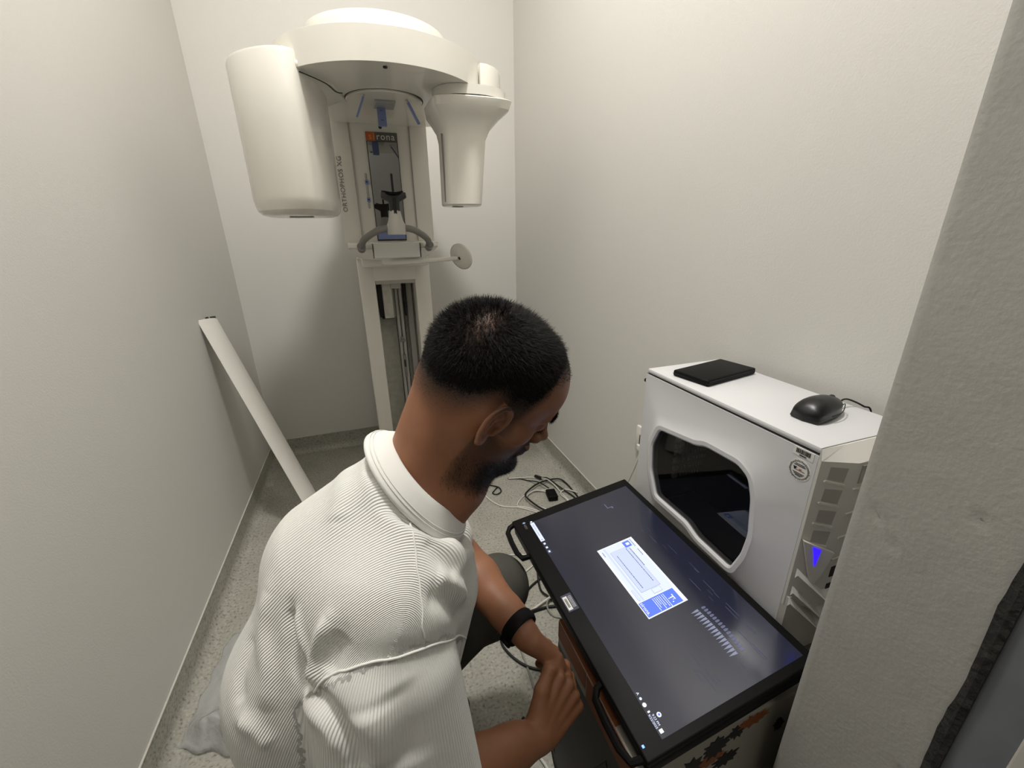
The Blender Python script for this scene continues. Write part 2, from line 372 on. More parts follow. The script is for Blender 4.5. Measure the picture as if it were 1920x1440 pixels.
# carriage: bowed front panel
def panel_poly(x0, x1, y, bow, n=12, back=2.34):
    pts = []
    for i in range(n + 1):
        u = i / n; x = x0 + (x1 - x0) * u; pts.append((x, y + bow * (2 * u - 1) ** 2))
    return pts + [(x1, back), (x0, back)]
B().prism(panel_poly(-0.058, 0.338, 2.085, 0.022), 1.215, 1.70, 'z').done('carriage', M['white'], XR, angle=0.35)
for x in (-0.058 + 0.075, 0.338 - 0.075): B().box((x - 0.0012, 2.083 + 0.003, 1.22), (x + 0.0012, 2.10, 1.69)).done('panel_seam', M['lgrey'], XR)
ys = 2.0845
B().box((0.0815, ys - 0.002, 1.222), (0.2095, ys + 0.012, 1.653), 0.001).done('mirror_frame', M['dgrey'], XR)
B().box((0.0845, ys - 0.003, 1.228), (0.2065, ys + 0.0, 1.617)).done('mirror', M['mirror'], XR)
pl = B().box((0.0825, ys - 0.0035, 1.619), (0.2085, ys - 0.001, 1.652)).done('logo_plate', M['plate'], XR)
B().box((0.0825, ys - 0.0042, 1.619), (0.118, ys - 0.0034, 1.652)).done('orange_field', M['plate_or'], pl)
def facing(x, y, z): return Matrix([[1, 0, 0, x], [0, 0, -1, y], [0, 1, 0, z], [0, 0, 0, 1]])   # text facing -Y
text('lettering', 'si', 0.036, facing(0.1045, ys - 0.0044, 1.6355), mat('logo_letter_orange', (226, 150, 100), 0.4), pl, spacing=1.2)
text('lettering', 'rona', 0.036, facing(0.161, ys - 0.0037, 1.6355), M['print_w'], pl, spacing=1.15)
mt = frame((-0.036, 2.1015, 1.452), (0, 0, 1), (-0.981, 0.193, 0))
text('lettering', 'ORTHOPHOS XG', 0.027, mt, M['print'], XR, spacing=1.05, ext=0.0004)
B().lathe([(0, 0), (0.007, 0), (0.007, 0.01)], (0.144, ys - 0.002, 1.672), 20, 'y').done('indicator', M['ink'], XR)
for z in (1.462, 1.392):
    sl = B().box((0.0585, ys + 0.001, z - 0.036), (0.0695, ys + 0.012, z + 0.036), 0.004).done('slider_slot', M['lgrey'], XR)
    sb = B().box((0.0565, ys - 0.006, z - 0.009), (0.0715, ys + 0.004, z + 0.009), 0.003).done('slider', M['bluetab'], XR)
    B().lathe([(0, 0), (0.003, 0), (0.003, 0.002)], (0.064, ys - 0.0075, z), 12, 'y').done('slider_dot', M['ink'], sb)
B().box((0.086, ys - 0.0045, 1.229), (0.205, ys - 0.003, 1.262)).done('blue_strip', M['bluetab'], XR)
# platform with chin support
pf = [(-0.05, 2.10), (-0.045, 1.99), (0.045, 1.865), (0.245, 1.865), (0.335, 1.99), (0.34, 2.10)]
sm = [(-0.01, 2.10), (0.01, 2.0), (0.06, 1.90), (0.23, 1.90), (0.28, 2.0), (0.30, 2.10)]
plat = B().prism(sm, 1.15, 1.195, 'z', scale_top=pf).prism(pf, 1.195, 1.218, 'z', 0.004).done('platform', M['white'], XR, angle=0.5)
B().box((0.052, 1.8605, 1.158), (0.238, 1.872, 1.214), 0.004).done('front_cover', M['white2'], plat, angle=0.5)
for x in (0.05, 0.24): B().box((x - 0.001, 1.86, 1.158), (x + 0.001, 1.873, 1.215)).done('cover_gap', M['seam'], plat)
B().box((0.0, 2.06, 1.11), (0.30, 2.30, 1.155), 0.01).done('carriage_base', M['white'], XR, angle=0.5)
# arched hand grip
g = B().tube([(0.008, 1.85, 1.205), (0.022, 1.815, 1.232), (0.07, 1.775, 1.262), (0.115, 1.755, 1.272), (0.142, 1.75, 1.274), (0.17, 1.755, 1.272), (0.214, 1.775, 1.262), (0.262, 1.815, 1.232), (0.276, 1.85, 1.205)], 0.0125, 16).done('hand_grip', M['grey'], XR, smooth=True)
for x in (0.007, 0.277): B().tube([(x, 1.845, 1.206), (x, 1.88, 1.195)], 0.0165, 16, smooth=False).done('grip_socket', M['grey'], g, angle=0.6)
B().lathe([(0, 0), (0.034, 0), (0.034, 0.035), (0.027, 0.05), (0.020, 0.085), (0.0, 0.085)], (0.142, 1.752, 1.248), 24).done('chin_rest_stem', M['stem'], XR, angle=0.7)
bb = B().prism([(0.098, 1.395), (0.186, 1.395), (0.188, 1.376), (0.160, 1.362), (0.160, 1.330), (0.124, 1.330), (0.124, 1.362), (0.096, 1.376)], 1.735, 1.768, 'y', 0.003)
bb = bb.done('bite_block', M['dgrey'], XR, angle=0.6)
B().tube([(0.108, 1.745, 1.395), (0.142, 1.728, 1.389), (0.176, 1.745, 1.395)], 0.006, 10).done('chin_cup', M['black'], bb, smooth=True)
B().box((0.1385, 1.748, 1.30), (0.1465, 1.756, 1.458), 0.002).box((0.137, 1.730, 1.315), (0.148, 1.737, 1.375), 0.001).done('bite_rod', M['ink'], bb)
# side arm with oval control disc
B().tube([(0.09, 1.93, 1.150), (0.15, 1.91, 1.143), (0.30, 1.89, 1.142), (0.40, 1.885, 1.148)], [0.026, 0.018, 0.0095, 0.009], 14).done('side_arm', M['white'], XR, smooth=True)
mt = Matrix.Translation((0.412, 1.88, 1.152)) @ Matrix.Rotation(math.radians(-22), 4, 'Y') @ Matrix.Rotation(math.radians(38), 4, 'Z')
dk = B().lathe([(0, -0.010), (0.03, -0.008), (0.05, -0.002), (0.058, 0.004), (0.053, 0.009), (0.03, 0.012), (0, 0.013)], (0, 0, 0), 36, 'x', mtx=mt).done('control_disc', M['white'], XR, smooth=True)
B().box((-0.002, -0.003, -0.008), (0.003, 0.003, 0.004), mtx=mt @ Matrix.Translation((-0.011, 0, 0))).done('disc_mark', M['ink'], dk)
# rotating head: canopy, its band, cap and underside disc
CX, CY, RR = 0.14, 1.705, 0.325
ring = [q for q in arc(CX, CY, RR, 158, 382, 60) if q[0] < 0.436 and q[0] > -0.165]
poly = ring + [(0.436, 1.75), (0.43, 1.90), (0.36, 2.075), (0.30, 2.10), (-0.02, 2.10), (-0.08, 2.075), (-0.16, 1.90), (-0.165, 1.75)]
can = B().prism(poly, 1.683, 1.765, 'z', 0.005, 2).done('canopy', M['white'], XR, angle=0.35)
B().prism([(0.0, 2.0), (0.29, 2.0), (0.29, 2.34), (0.0, 2.34)], 1.69, 1.79, 'z', 0.01).done('support_arm', M['white'], XR, angle=0.5)
cap = arc(CX, CY + 0.02, 0.215, 0, 360, 64)[:-1]
B().lathe([(0, 1.755), (0.222, 1.755), (0.222, 1.80), (0.226, 1.835), (0.222, 1.848), (0.205, 1.854), (0, 1.856)], (CX, CY + 0.03, 0), 72).done('top_cap', M['white'], XR, angle=0.7)
und = B().lathe([(0, 1.676), (0.125, 1.676), (0.1275, 1.679), (0.1275, 1.685), (0, 1.685)], (CX + 0.004, CY + 0.035, 0), 64).done('turntable_disc', M['white'], XR, angle=0.5)
B().lathe([(0.1255, 1.6835), (0.131, 1.6820), (0.131, 1.684), (0.1255, 1.684)], (CX + 0.004, CY + 0.035, 0), 64).done('turntable_gap', M['seam'], XR)
B().lathe([(0, 1.6795), (0.006, 1.6795), (0.006, 1.684), (0, 1.684)], (0.128, 1.415, 0), 16).done('laser_port', M['ink'], XR)
B().box((0.108, 1.70, 1.668), (0.178, 1.79, 1.677), 0.003).done('clamp_base', M['clear'], XR)
def rodtab(p, q, w):
    p = np.array(p); q = np.array(q)
    k = B().tube([p, q], w * 0.5, 8, smooth=False, flat=0.5).done('temple_rod', M['bluetab'], XR, angle=0.6)
    B().tube([p - (q - p) * 0.5, p + (q - p) * 0.04], w * 0.38, 8, smooth=False, flat=0.5).done('rod_tip', M['clear'], k)
rodtab((0.072, 1.66, 1.668), (0.045, 1.66, 1.610), 0.014); rodtab((0.215, 1.68, 1.668), (0.250, 1.70, 1.610), 0.014)
ft = B().box((0.118, 1.775, 1.612), (0.148, 1.785, 1.676), 0.003).done('forehead_tab', M['bluetab'], XR)
for z in (1.63, 1.66): B().box((0.128, 1.773, z), (0.137, 1.776, z + 0.003)).done('tab_mark', M['print'], ft)
# tube head (large box at the left)
pl = [(-0.312, 1.74), (-0.306, 1.66), (-0.285, 1.59), (-0.245, 1.53), (-0.19, 1.485), (-0.150, 1.467), (-0.120, 1.468), (-0.098, 1.485), (-0.065, 1.57), (-0.046, 1.66), (-0.040, 1.76), (-0.05, 1.84), (-0.15, 1.87), (-0.27, 1.85)]
cx_, cy_ = -0.17, 1.68
low = [(cx_ + (x - cx_) * 0.985, cy_ + (y - cy_) * 0.985) for x, y in pl]; lw2 = [(cx_ + (x - cx_) * 0.93, cy_ + (y - cy_) * 0.93) for x, y in pl]; lw3 = [(cx_ + (x - cx_) * 0.72, cy_ + (y - cy_) * 0.72) for x, y in pl]
b = B(); t = bmesh.new(); rings = []
def smooth_poly(p, k=3):
    for _ in range(k): p = [q for i in range(len(p)) for q in ((0.75 * p[i][0] + 0.25 * p[(i + 1) % len(p)][0], 0.75 * p[i][1] + 0.25 * p[(i + 1) % len(p)][1]), (0.25 * p[i][0] + 0.75 * p[(i + 1) % len(p)][0], 0.25 * p[i][1] + 0.75 * p[(i + 1) % len(p)][1]))]
    return p
for s_, z in ((0.30, 1.308), (0.72, 1.309), (0.86, 1.314), (0.945, 1.325), (0.985, 1.343), (1.0, 1.36), (1.0, 1.55), (1.0, 1.716), (0.985, 1.723), (0.94, 1.725), (0.3, 1.725)):
    rings.append([t.verts.new((cx_ + (x - cx_) * s_, cy_ + (y - cy_) * s_, z)) for x, y in smooth_poly(pl, 2)])
n = len(rings[0])
for a, b_ in zip(rings[:-1], rings[1:]):
    for k in range(n): t.faces.new((a[k], a[(k + 1) % n], b_[(k + 1) % n], b_[k]))
t.faces.new(rings[0]); t.faces.new(rings[-1][::-1])
th = b.add(t).done('tube_head', M['white'], XR, angle=0.5)
B().box((-0.20, 1.60, 1.3055), (-0.13, 1.64, 1.31), 0.001).done('label_plate', M['grey'], th)
mt = frame((-0.0545, 1.655, 1.42), (0.20, 0.98, 0), (0, 0, 1))
B().box((-0.03, -0.055, -0.004), (0.03, 0.055, 0.0045), 0.002, mtx=mt).done('beam_window', M['grey'], th)
B().box((-0.012, 0.125, -0.004), (0.012, 0.155, 0.004), 0.002, mtx=mt).done('beam_window', M['lgrey'], th)
# seam and bracket between tube head and band
B().box((-0.175, 1.482, 1.681), (-0.09, 1.62, 1.70), 0.006).prism([(-0.20, 1.53), (-0.13, 1.49), (-0.02, 1.60), (0.02, 1.75), (-0.05, 1.86), (-0.2, 1.86)], 1.676, 1.70, 'z', 0.006).done('head_bracket', M['white'], XR, angle=0.5)
B().tube([(-0.155, 1.4745, 1.722), (-0.140, 1.4745, 1.69), (-0.128, 1.478, 1.678), (-0.09, 1.50, 1.6745), (-0.035, 1.575, 1.6745), (-0.01, 1.65, 1.6745), (0.01, 1.66, 1.6745)], 0.0016, 6).done('head_seam', M['seam'], XR)
# detector (tapered unit at the right)
dx, dy = 0.40, 1.62
b = B(); t = bmesh.new(); rings = []
def dpoly(w0, w1, y0, y1): 
    return smooth_poly([(w0, y1), (w0, y0 + 0.03), (w0 + 0.02, y0), (0.5 * (w0 + w1) + 0.02, y0 - 0.012), (w1 - 0.02, y0), (w1, y0 + 0.03), (w1, y1), (0.5 * (w0 + w1), y1 + 0.02)], 2)
for z, w0, w1, y0, y1 in ((1.338, 0.330, 0.400, 1.58, 1.63), (1.340, 0.302, 0.432, 1.55, 1.65), (1.345, 0.298, 0.436, 1.545, 1.655), (1.46, 0.302, 0.447, 1.54, 1.68), (1.545, 0.305, 0.455, 1.535, 1.70), (1.575, 0.300, 0.470, 1.53, 1.71), (1.605, 0.283, 0.50, 1.51, 1.73), (1.625, 0.268, 0.525, 1.49, 1.74), (1.648, 0.265, 0.532, 1.485, 1.745), (1.652, 0.27, 0.528, 1.49, 1.74), (1.653, 0.34, 0.46, 1.56, 1.68)):
    rings.append([t.verts.new((x, y, z)) for x, y in dpoly(w0, w1, y0, y1)])
n = len(rings[0])
for a, b_ in zip(rings[:-1], rings[1:]):
    for k in range(n): t.faces.new((a[k], a[(k + 1) % n], b_[(k + 1) % n], b_[k]))
t.faces.new(rings[0]); t.faces.new(rings[-1][::-1])
de = b.add(t).done('detector', M['white'], XR, angle=0.6)
B().box((0.3, 1.57, 1.352), (0.3055, 1.5725, 1.56)).done('detector_seam', M['grey'], de)
B().box((0.33, 1.575, 1.3365), (0.365, 1.60, 1.339)).done('detector_port', M['grey'], de)
ca = [(0.272, 1.60), (0.30, 1.50), (0.40, 1.475), (0.485, 1.495), (0.528, 1.56), (0.535, 1.65), (0.50, 1.74), (0.36, 1.75)]
B().prism(smooth_poly(ca, 2), 1.655, 1.682, 'z').done('detector_collar', M['white'], XR, angle=0.5)
B().prism([(0.4365, 1.552), (0.462, 1.556), (0.49, 1.575), (0.515, 1.605), (0.535, 1.65), (0.548, 1.70), (0.55, 1.76), (0.54, 1.84), (0.50, 1.90), (0.4365, 1.93)], 1.655, 1.762, 'z', 0.003).done('detector_shell', M['white'], XR, angle=0.5)
B().prism(smooth_poly([(x * 1.0, y) for x, y in ca], 2), 1.6525, 1.6552, 'z').done('collar_gap', M['seam'], XR)

# ------------------------------------------------------------------ leaning strip of trunking
tl = np.array([-0.612, 1.985, 0.94]); bl = np.array([-0.30, 1.765, 0.02])
ax = (tl - bl); L = np.linalg.norm(ax); ax /= L
wv = np.array([0.30, 0.95, 0.0]); wv -= wv.dot(ax) * ax; wv /= np.linalg.norm(wv); nv = np.cross(wv, ax); nv /= np.linalg.norm(nv)
if nv[0] < 0: nv = -nv
ts = thing('trunking_strip', 'long white curved plastic strip leaning against the left wall', 'plastic strip', tuple(bl))
b = B(); t = bmesh.new(); rows = []
N = 14
for s_ in (0, L):
    outer = []; inner = []
    for i in range(N + 1):
        u = i / N * 2 - 1; h = 0.011 * (1 - u * u)
        p = bl + ax * s_ + wv * (0.055 * u) + nv * (h - 0.004)
        outer.append(t.verts.new(p)); inner.append(t.verts.new(p - nv * 0.0028 - wv * 0.002 * u))
    rows.append(outer + inner[::-1])
n = len(rows[0])
for k in range(n): t.faces.new((rows[0][k], rows[0][(k + 1) % n], rows[1][(k + 1) % n], rows[1][k]))
for r in rows:
    for i in range(N): t.faces.new((r[i], r[i + 1], r[n - 2 - i], r[n - 1 - i]))
b.add(t).done('strip', M['white2'], ts, angle=0.6)
mt = frame(bl + ax * L, wv, nv)
B().box((0.004, -0.012, -0.01), (0.012, -0.003, 0.012), mtx=mt).box((0.026, -0.008, -0.01), (0.054, -0.004, 0.003), mtx=mt).done('end_clip', M['dgrey'], ts)

# ------------------------------------------------------------------ wall socket
so = thing('wall_socket', 'white network wall socket on the right wall beside the computer tower', 'socket', (WR, 1.185, 0.50))
B().box((WR - 0.012, 1.125, 0.455), (WR, 1.207, 0.56), 0.004).done('face_plate', M['white2'], so, angle=0.6)
B().box((WR - 0.013, 1.15, 0.492), (WR - 0.011, 1.183, 0.53), 0.001).done('port', M['dgrey'], so)
B().box((WR - 0.02, 1.145, 0.468), (WR - 0.011, 1.187, 0.49), 0.003).done('plug_cover', M['white2'], so)
tag(B().tube([(WR - 0.02, 1.16, 0.47), (WR - 0.03, 1.17, 0.40), (WR - 0.035, 1.22, 0.25), (WR - 0.04, 1.25, 0.06), (WR - 0.05, 1.3, 0.03)], 0.003, 8).done('network_cable', M['wire_w'], smooth=True), 'white cable hanging down the right wall behind the computer tower', 'cable')

# ------------------------------------------------------------------ printed cardboard box that carries tower and monitor
BX0, BX1, BY0, BY1, BZ = 0.300, 0.893, 0.322, 0.60, 0.478
bxr = thing('cardboard_box', 'printed cardboard box with orange top band and black splash artwork, under the monitor', 'box', ((BX0 + BX1) / 2, (BY0 + BY1) / 2, 0))
B().box((BX0, BY0, 0), (BX1, BY1, BZ), 0.003).done('carton', M['card'], bxr)
b = B().box((BX0 - 0.0006, BY0 + 0.002, BZ - 0.062), (BX0, 0.475, BZ - 0.002)).box((BX0 - 0.0006, 0.479, BZ - 0.045), (BX0, BY1 - 0.002, BZ - 0.002)).done('orange_band', M['orange'], bxr)
B().box((BX0 + 0.001, BY0 + 0.06, BZ), (BX0 + 0.07, BY1 - 0.001, BZ + 0.0008)).done('lid', M['orange'], bxr)
B().box((BX0 - 0.0005, BY0 + 0.002, 0.01), (BX0, BY1 - 0.002, BZ - 0.062)).done('side_print', M['card_g'], bxr)
b = B().tube([(BX0 - 0.001, 0.35, BZ - 0.22), (BX0 - 0.001, 0.44, BZ - 0.22), (BX0 - 0.001, 0.395, BZ - 0.11), (BX0 - 0.001, 0.35, BZ - 0.22)], 0.0012, 5, smooth=False).done('warning_triangle', M['ink'], bxr)
b = B()
for k in range(3): b.box((BX0 - 0.001, 0.383, BZ - 0.195 + k * 0.016), (BX0, 0.408, BZ - 0.188 + k * 0.016))
b.done('printed_symbol', M['ink'], bxr)
def splash(nm, m, cx, cz, w, h, ang, nsp, seed):   # spiky splash artwork on the front face
    r_ = random.Random(seed); pts = []
    for i in range(nsp * 2):
        a = 2 * PI * i / (nsp * 2); rr = (0.85 + 0.35 * r_.random()) if i % 2 else 0.55 + 0.25 * r_.random()
        pts.append((rr * w * math.cos(a), rr * h * math.sin(a)))
    c_, s_ = math.cos(ang), math.sin(ang)
    B().prism([(cx + x * c_ - z * s_, cz + x * s_ + z * c_) for x, z in pts], BY0 - 0.0007 - 0.0002 * (seed % 4), BY0 - 0.0001, 'y').done(nm, m, bxr)
for q in ((0.503, 0.448, 0.020, 0.018, 0.3, 11, 1), (0.462, 0.432, 0.030, 0.026, 0.35, 12, 2), (0.415, 0.405, 0.025, 0.025, 0.5, 9, 5), (0.490, 0.385, 0.028, 0.020, 0.2, 10, 6), (0.606, 0.412, 0.012, 0.020, 0.3, 14, 7), (0.36, 0.375, 0.03, 0.02, 0.1, 9, 9)): splash('black_splash', M['ink'], *q)
for q in ((0.536, 0.461, 0.034, 0.015, 0.15, 12, 3), (0.455, 0.403, 0.034, 0.016, 0.15, 12, 4), (0.385, 0.400, 0.014, 0.012, 0.5, 9, 8)): splash('orange_splash', M['orange'], *q)
bk = thing('cardboard_box', 'plain carton behind the printed box, under the rear of the computer tower', 'box', (0.77, 0.735, 0))
B().box((0.66, 0.615, 0), (0.885, 0.86, 0.478), 0.003).done('carton', M['card'], bk)

# ------------------------------------------------------------------ computer tower
TX0, TX1, TY0, TY1, TZ0, TZ1 = 0.653, 0.880, 0.400, 0.850, 0.480, 0.920
TW = thing('computer_tower', 'white computer tower with tinted side window, standing beside the monitor', 'computer', (0.766, 0.63, TZ0))
def offp(p, d):   # offset a polygon about its centroid
    c = np.mean(p, axis=0); out = []
    n = len(p)
    for i in range(n):
        a = np.array(p[i - 1]); q = np.array(p[i]); c2 = np.array(p[(i + 1) % n])
        e1 = (q - a) / np.linalg.norm(q - a); e2 = (c2 - q) / np.linalg.norm(c2 - q)
        n1 = np.array([e1[1], -e1[0]]); n2 = np.array([e2[1], -e2[0]])
        if n1.dot(q - c) < 0 and n2.dot(q - c) < 0: n1, n2 = -n1, -n2
        nn = n1 + n2; nn /= np.linalg.norm(nn); out.append(tuple(q + nn * d / max(0.5, nn.dot(n1))))
    return out
b = B()
wt = 0.012
b.box((TX0 + 0.002, TY0, TZ1 - 0.012), (TX1, TY1, TZ1), 0.004); b.box((TX0 + 0.004, TY0, TZ0), (TX1, TY1, TZ0 + 0.02), 0.002)
b.box((TX1 - 0.004, TY0, TZ0 + 0.01), (TX1, TY1, TZ1 - 0.006)); b.box((TX0 + 0.003, TY1 - 0.004, TZ0 + 0.01), (TX1, TY1, TZ1 - 0.006)); b.box((TX0 + 0.01, TY0, TZ0 + 0.01), (TX1, TY0 + 0.004, TZ1 - 0.006))
b.done('chassis', M['tower'], TW, angle=0.6)
win = [(0.766, 0.786), (0.787, 0.734), (0.780, 0.665), (0.752, 0.606), (0.640, 0.606), (0.603, 0.591), (0.508, 0.588), (0.490, 0.640), (0.484, 0.689), (0.494, 0.767), (0.508, 0.804), (0.534, 0.817), (0.618, 0.814), (0.645, 0.803)]
def round_poly(p, r=0.35, n=3):
    out = []
    for i in range(len(p)):
        a = np.array(p[i - 1]); q = np.array(p[i]); c = np.array(p[(i + 1) % len(p)])
        da = (a - q); dc = (c - q); L1 = min(np.linalg.norm(da) * r, 0.010); L2 = min(np.linalg.norm(dc) * r, 0.010)
        s0 = q + da / np.linalg.norm(da) * L1; s1 = q + dc / np.linalg.norm(dc) * L2
        for j in range(n + 1):
            u = j / n; out.append(tuple((1 - u) ** 2 * s0 + 2 * u * (1 - u) * q + u * u * s1))
    return out
wr = round_poly(win)
lev = [(wr, -0.004 + TX0 + 0.012), (wr, TX0 - 0.009), (offp(wr, 0.004), TX0 - 0.012), (offp(wr, 0.013), TX0 - 0.012), (offp(wr, 0.019), TX0 - 0.009)]
cc = np.array([0.625, 0.705])
outer = []
for (y, z) in offp(wr, 0.019):
    e = 0.012 + (0.040 if y < 0.56 else 0.0) * min(1, (0.56 - y) / 0.05 if y < 0.56 else 0) + (0.012 if z > 0.77 else 0)
    d = np.array([y, z]) - cc; d /= np.linalg.norm(d); outer.append((y + d[0] * e, z + d[1] * e))
lev.append((outer, TX0 - 0.0005))
t = bmesh.new(); rings = [[t.verts.new((x, y, z)) for y, z in p] for p, x in lev]
n = len(wr)
# the flat steel sheet around the window bulge
rect = []
for (y, z) in outer:
    d = np.array([y, z]) - cc; k = min(((TY1 if d[0] > 0 else TY0) - cc[0]) / d[0] if abs(d[0]) > 1e-6 else 9, ((TZ1 - 0.014 if d[1] > 0 else TZ0 + 0.004) - cc[1]) / d[1] if abs(d[1]) > 1e-6 else 9); rect.append((cc[0] + d[0] * k, cc[1] + d[1] * k))
# snap nearest samples to the four corners
for cy in (TY0, TY1):
    for cz in (TZ0 + 0.004, TZ1 - 0.014):
        i = min(range(n), key=lambda q: (rect[q][0] - cy) ** 2 + (rect[q][1] - cz) ** 2); rect[i] = (cy, cz)
rings.append([t.verts.new((TX0, y, z)) for y, z in rect])
rings.append([t.verts.new((TX0 + 0.003, y, z)) for y, z in rect])
for a, b_ in zip(rings[:-1], rings[1:]):
    for k in range(n): t.faces.new((a[k], a[(k + 1) % n], b_[(k + 1) % n], b_[k]))
sp = B().add(t).done('side_panel', M['tower'], TW, angle=0.45)
B().prism(offp(wr, 0.002), TX0 - 0.006, TX0 - 0.003, 'x').done('window', M['smoke'], sp)
B().box((TX0 + 0.02, TY0 + 0.03, TZ1 - 0.016), (TX1 - 0.006, TY1 - 0.01, TZ1 - 0.013)).box((TX1 - 0.012, TY0 + 0.01, TZ0 + 0.02), (TX1 - 0.005, TY1 - 0.005, TZ1 - 0.013)).done('inner_tray', M['interior'], TW)
B().box((TX0 + 0.02, TY1 - 0.01, TZ0 + 0.03), (TX1 - 0.008, TY1 - 0.005, TZ1 - 0.015)).done('rear_plate', M['interior'], TW)
b = B()
for r_ in range(8):
    z = 0.80 - r_ * 0.021
    b.box((TX0 + 0.03, 0.742, z), (TX0 + 0.042, 0.752, z + 0.012), 0.001)
    for k in range(11 - abs(r_ - 3)): b.box((TX0 + 0.05 + k * 0.009, 0.742, z + 0.002), (TX0 + 0.0535 + k * 0.009, 0.745, z + 0.011))
b.done('slot_covers', M['white2'], TW)
# front bezel, chamfered, with recesses
b = B()
bp0 = [(TX0, 0.3995), (TX0 + 0.001, 0.395), (0.703, 0.370), (0.830, 0.370), (TX1 - 0.001, 0.395), (TX1, 0.3995)]
bz = B().prism(bp0, 0.60, 0.899, 'z').prism(bp0, 0.899, 0.9193, 'z', scale_top=[(TX0, 0.3995), (TX0 + 0.001, 0.3985), (0.703, 0.3965), (0.830, 0.3965), (TX1 - 0.001, 0.3985), (TX1, 0.3995)])
bp1 = [(TX0, 0.3995), (TX0 + 0.003, 0.385), (0.695, 0.352), (0.838, 0.352), (TX1 - 0.003, 0.385), (TX1, 0.3995)]
bp2 = [(TX0, 0.3995), (TX0 + 0.004, 0.39), (0.708, 0.380), (0.825, 0.380), (TX1 - 0.004, 0.39), (TX1, 0.3995)]
bz.prism(bp2, TZ0 + 0.003, 0.62, 'z')
bez = bz.done('front_bezel', M['white2'], TW, angle=0.5)
b = B()
for zz in (0.640, 0.600, 0.575):   # chevron ribs low on the bezel
    lo = [(x, y) for x, y in bp2]; 
    t = bmesh.new(); vs = []
    for (x, y), (x1, y1), dz in zip(bp2[1:5], bp1[1:5], (0.035, -0.006, -0.006, 0.035)):
        vs.append((t.verts.new((x, y, zz + dz + 0.012)), t.verts.new((x1, y1, zz + dz)), t.verts.new((x, y, zz + dz - 0.010))))
    for u, v in zip(vs[:-1], vs[1:]):
        t.faces.new((u[0], u[1], v[1], v[0])); t.faces.new((u[1], u[2], v[2], v[1])); t.faces.new((u[2], u[0], v[0], v[2]))
    t.faces.new(vs[0]); t.faces.new(vs[-1][::-1]); b.add(t)
b.done('chevron_ribs', M['white2'], bez)
fc = frame(((TX0 + 0.001), 0.395, 0.0), (0.049, -0.025, 0), (0, 0, 1))   # chamfer facet frame: x along facet, y up
cl = math.hypot(0.047, 0.034)
for zt in (0.893, 0.852, 0.811, 0.770):
    rc = B().prism([(0.016, zt - 0.003), (0.042, zt - 0.004), (0.040, zt - 0.030), (0.015, zt - 0.026)], -0.0006, 0.0008, 'z', mtx=fc).done('bezel_recess', M['lgrey'], bez)
    B().prism([(0.010, zt - 0.030), (0.043, zt - 0.037), (0.042, zt - 0.0325), (0.012, zt - 0.027)], 0, 0.003, 'z', mtx=fc).done('bezel_lip', M['white'], bez)
for zt in (0.853, 0.805, 0.757, 0.71):
    B().box((0.704, 0.3675, zt - 0.004), (0.829, 0.372, zt), 0.001).done('bezel_lip', M['white'], bez)
B().prism([(0.002, 0.748), (0.054, 0.728), (0.042, 0.675), (0.032, 0.650)], 0.001, 0.007, 'z', mtx=fc).done('bezel_wedge', M['white2'], bez)
B().prism([(0.018, 0.7385), (0.031, 0.7335), (0.028, 0.698)], 0.007, 0.009, 'z', mtx=fc).done('indicator_light', M['led'], bez)
B().box((0.712, 0.3682, 0.860), (0.818, 0.3702, 0.894), 0.001).done('port_panel', M['lgrey'], bez)
B().box((0.730, 0.3665, 0.8745), (0.746, 0.3682, 0.8855)).done('usb_port', M['dgrey'], bez)
B().box((0.712, 0.3688, 0.668), (0.80, 0.3702, 0.690)).done('intake_vent', M['ink'], bez)
B().box((0.712, 0.3688, 0.640), (0.80, 0.3702, 0.652)).done('intake_vent', M['ink'], bez)
B().box((0.708, 0.3785, 0.585), (0.80, 0.3802, 0.592)).done('intake_vent', M['ink'], bez)
B().box((TX0 + 0.001, 0.3988, 0.9185), (TX1 - 0.001, 0.3998, 0.9203)).done('bezel_groove', M['grey'], bez)
# stickers on the side panel
s1 = B().box((TX0 - 0.0006, 0.4065, 0.8905), (TX0, 0.4415, 0.9055)).done('barcode_label', M['sticker'], sp)
b = B(); y = 0.4120
while y < 0.436:
    w = random.choice((0.0005, 0.0009, 0.0014)); b.box((TX0 - 0.0009, y, 0.8955), (TX0 - 0.0006, y + w, 0.9035)); y += w + random.choice((0.0005, 0.0008))
b.box((TX0 - 0.0009, 0.418, 0.892), (TX0 - 0.0006, 0.430, 0.8938)); b.done('barcode', M['ink'], s1)
s2 = B().lathe([(0, -0.0004), (0.0195, -0.0004), (0.0195, 0)], (TX0 - 0.0002, 0.4245, 0.8665), 40, 'x').done('round_label', M['sticker'], sp)
b = B()
for k in range(44):
    a = 2 * PI * k / 44; l = 0.0022 + 0.0018 * random.random()
    mt = Matrix.Translation((TX0 - 0.0008, 0.4245, 0.8665)) @ Matrix.Rotation(a, 4, 'X')
    b.box((-0.0001, -0.0005, 0.0145), (0.0002, 0.0005, 0.0145 + l), mtx=mt)
for k, (w, dz) in enumerate(((0.008, 0.0095), (0.010, 0.0070), (0.010, -0.0065), (0.008, -0.0090), (0.005, -0.0112))):
    b.box((TX0 - 0.0009, 0.4245 - w, 0.8665 + dz), (TX0 - 0.0006, 0.4245 + w, 0.8665 + dz + 0.0012))
b.prism([(0.4355, 0.8705), (0.4285, 0.8705), (0.4325, 0.8645)], TX0 - 0.0009, TX0 - 0.0006, 'x')
b.box((TX0 - 0.0009, 0.415, 0.8655), (TX0 - 0.0006, 0.434, 0.8662)); b.done('label_print', M['ink'], s2)
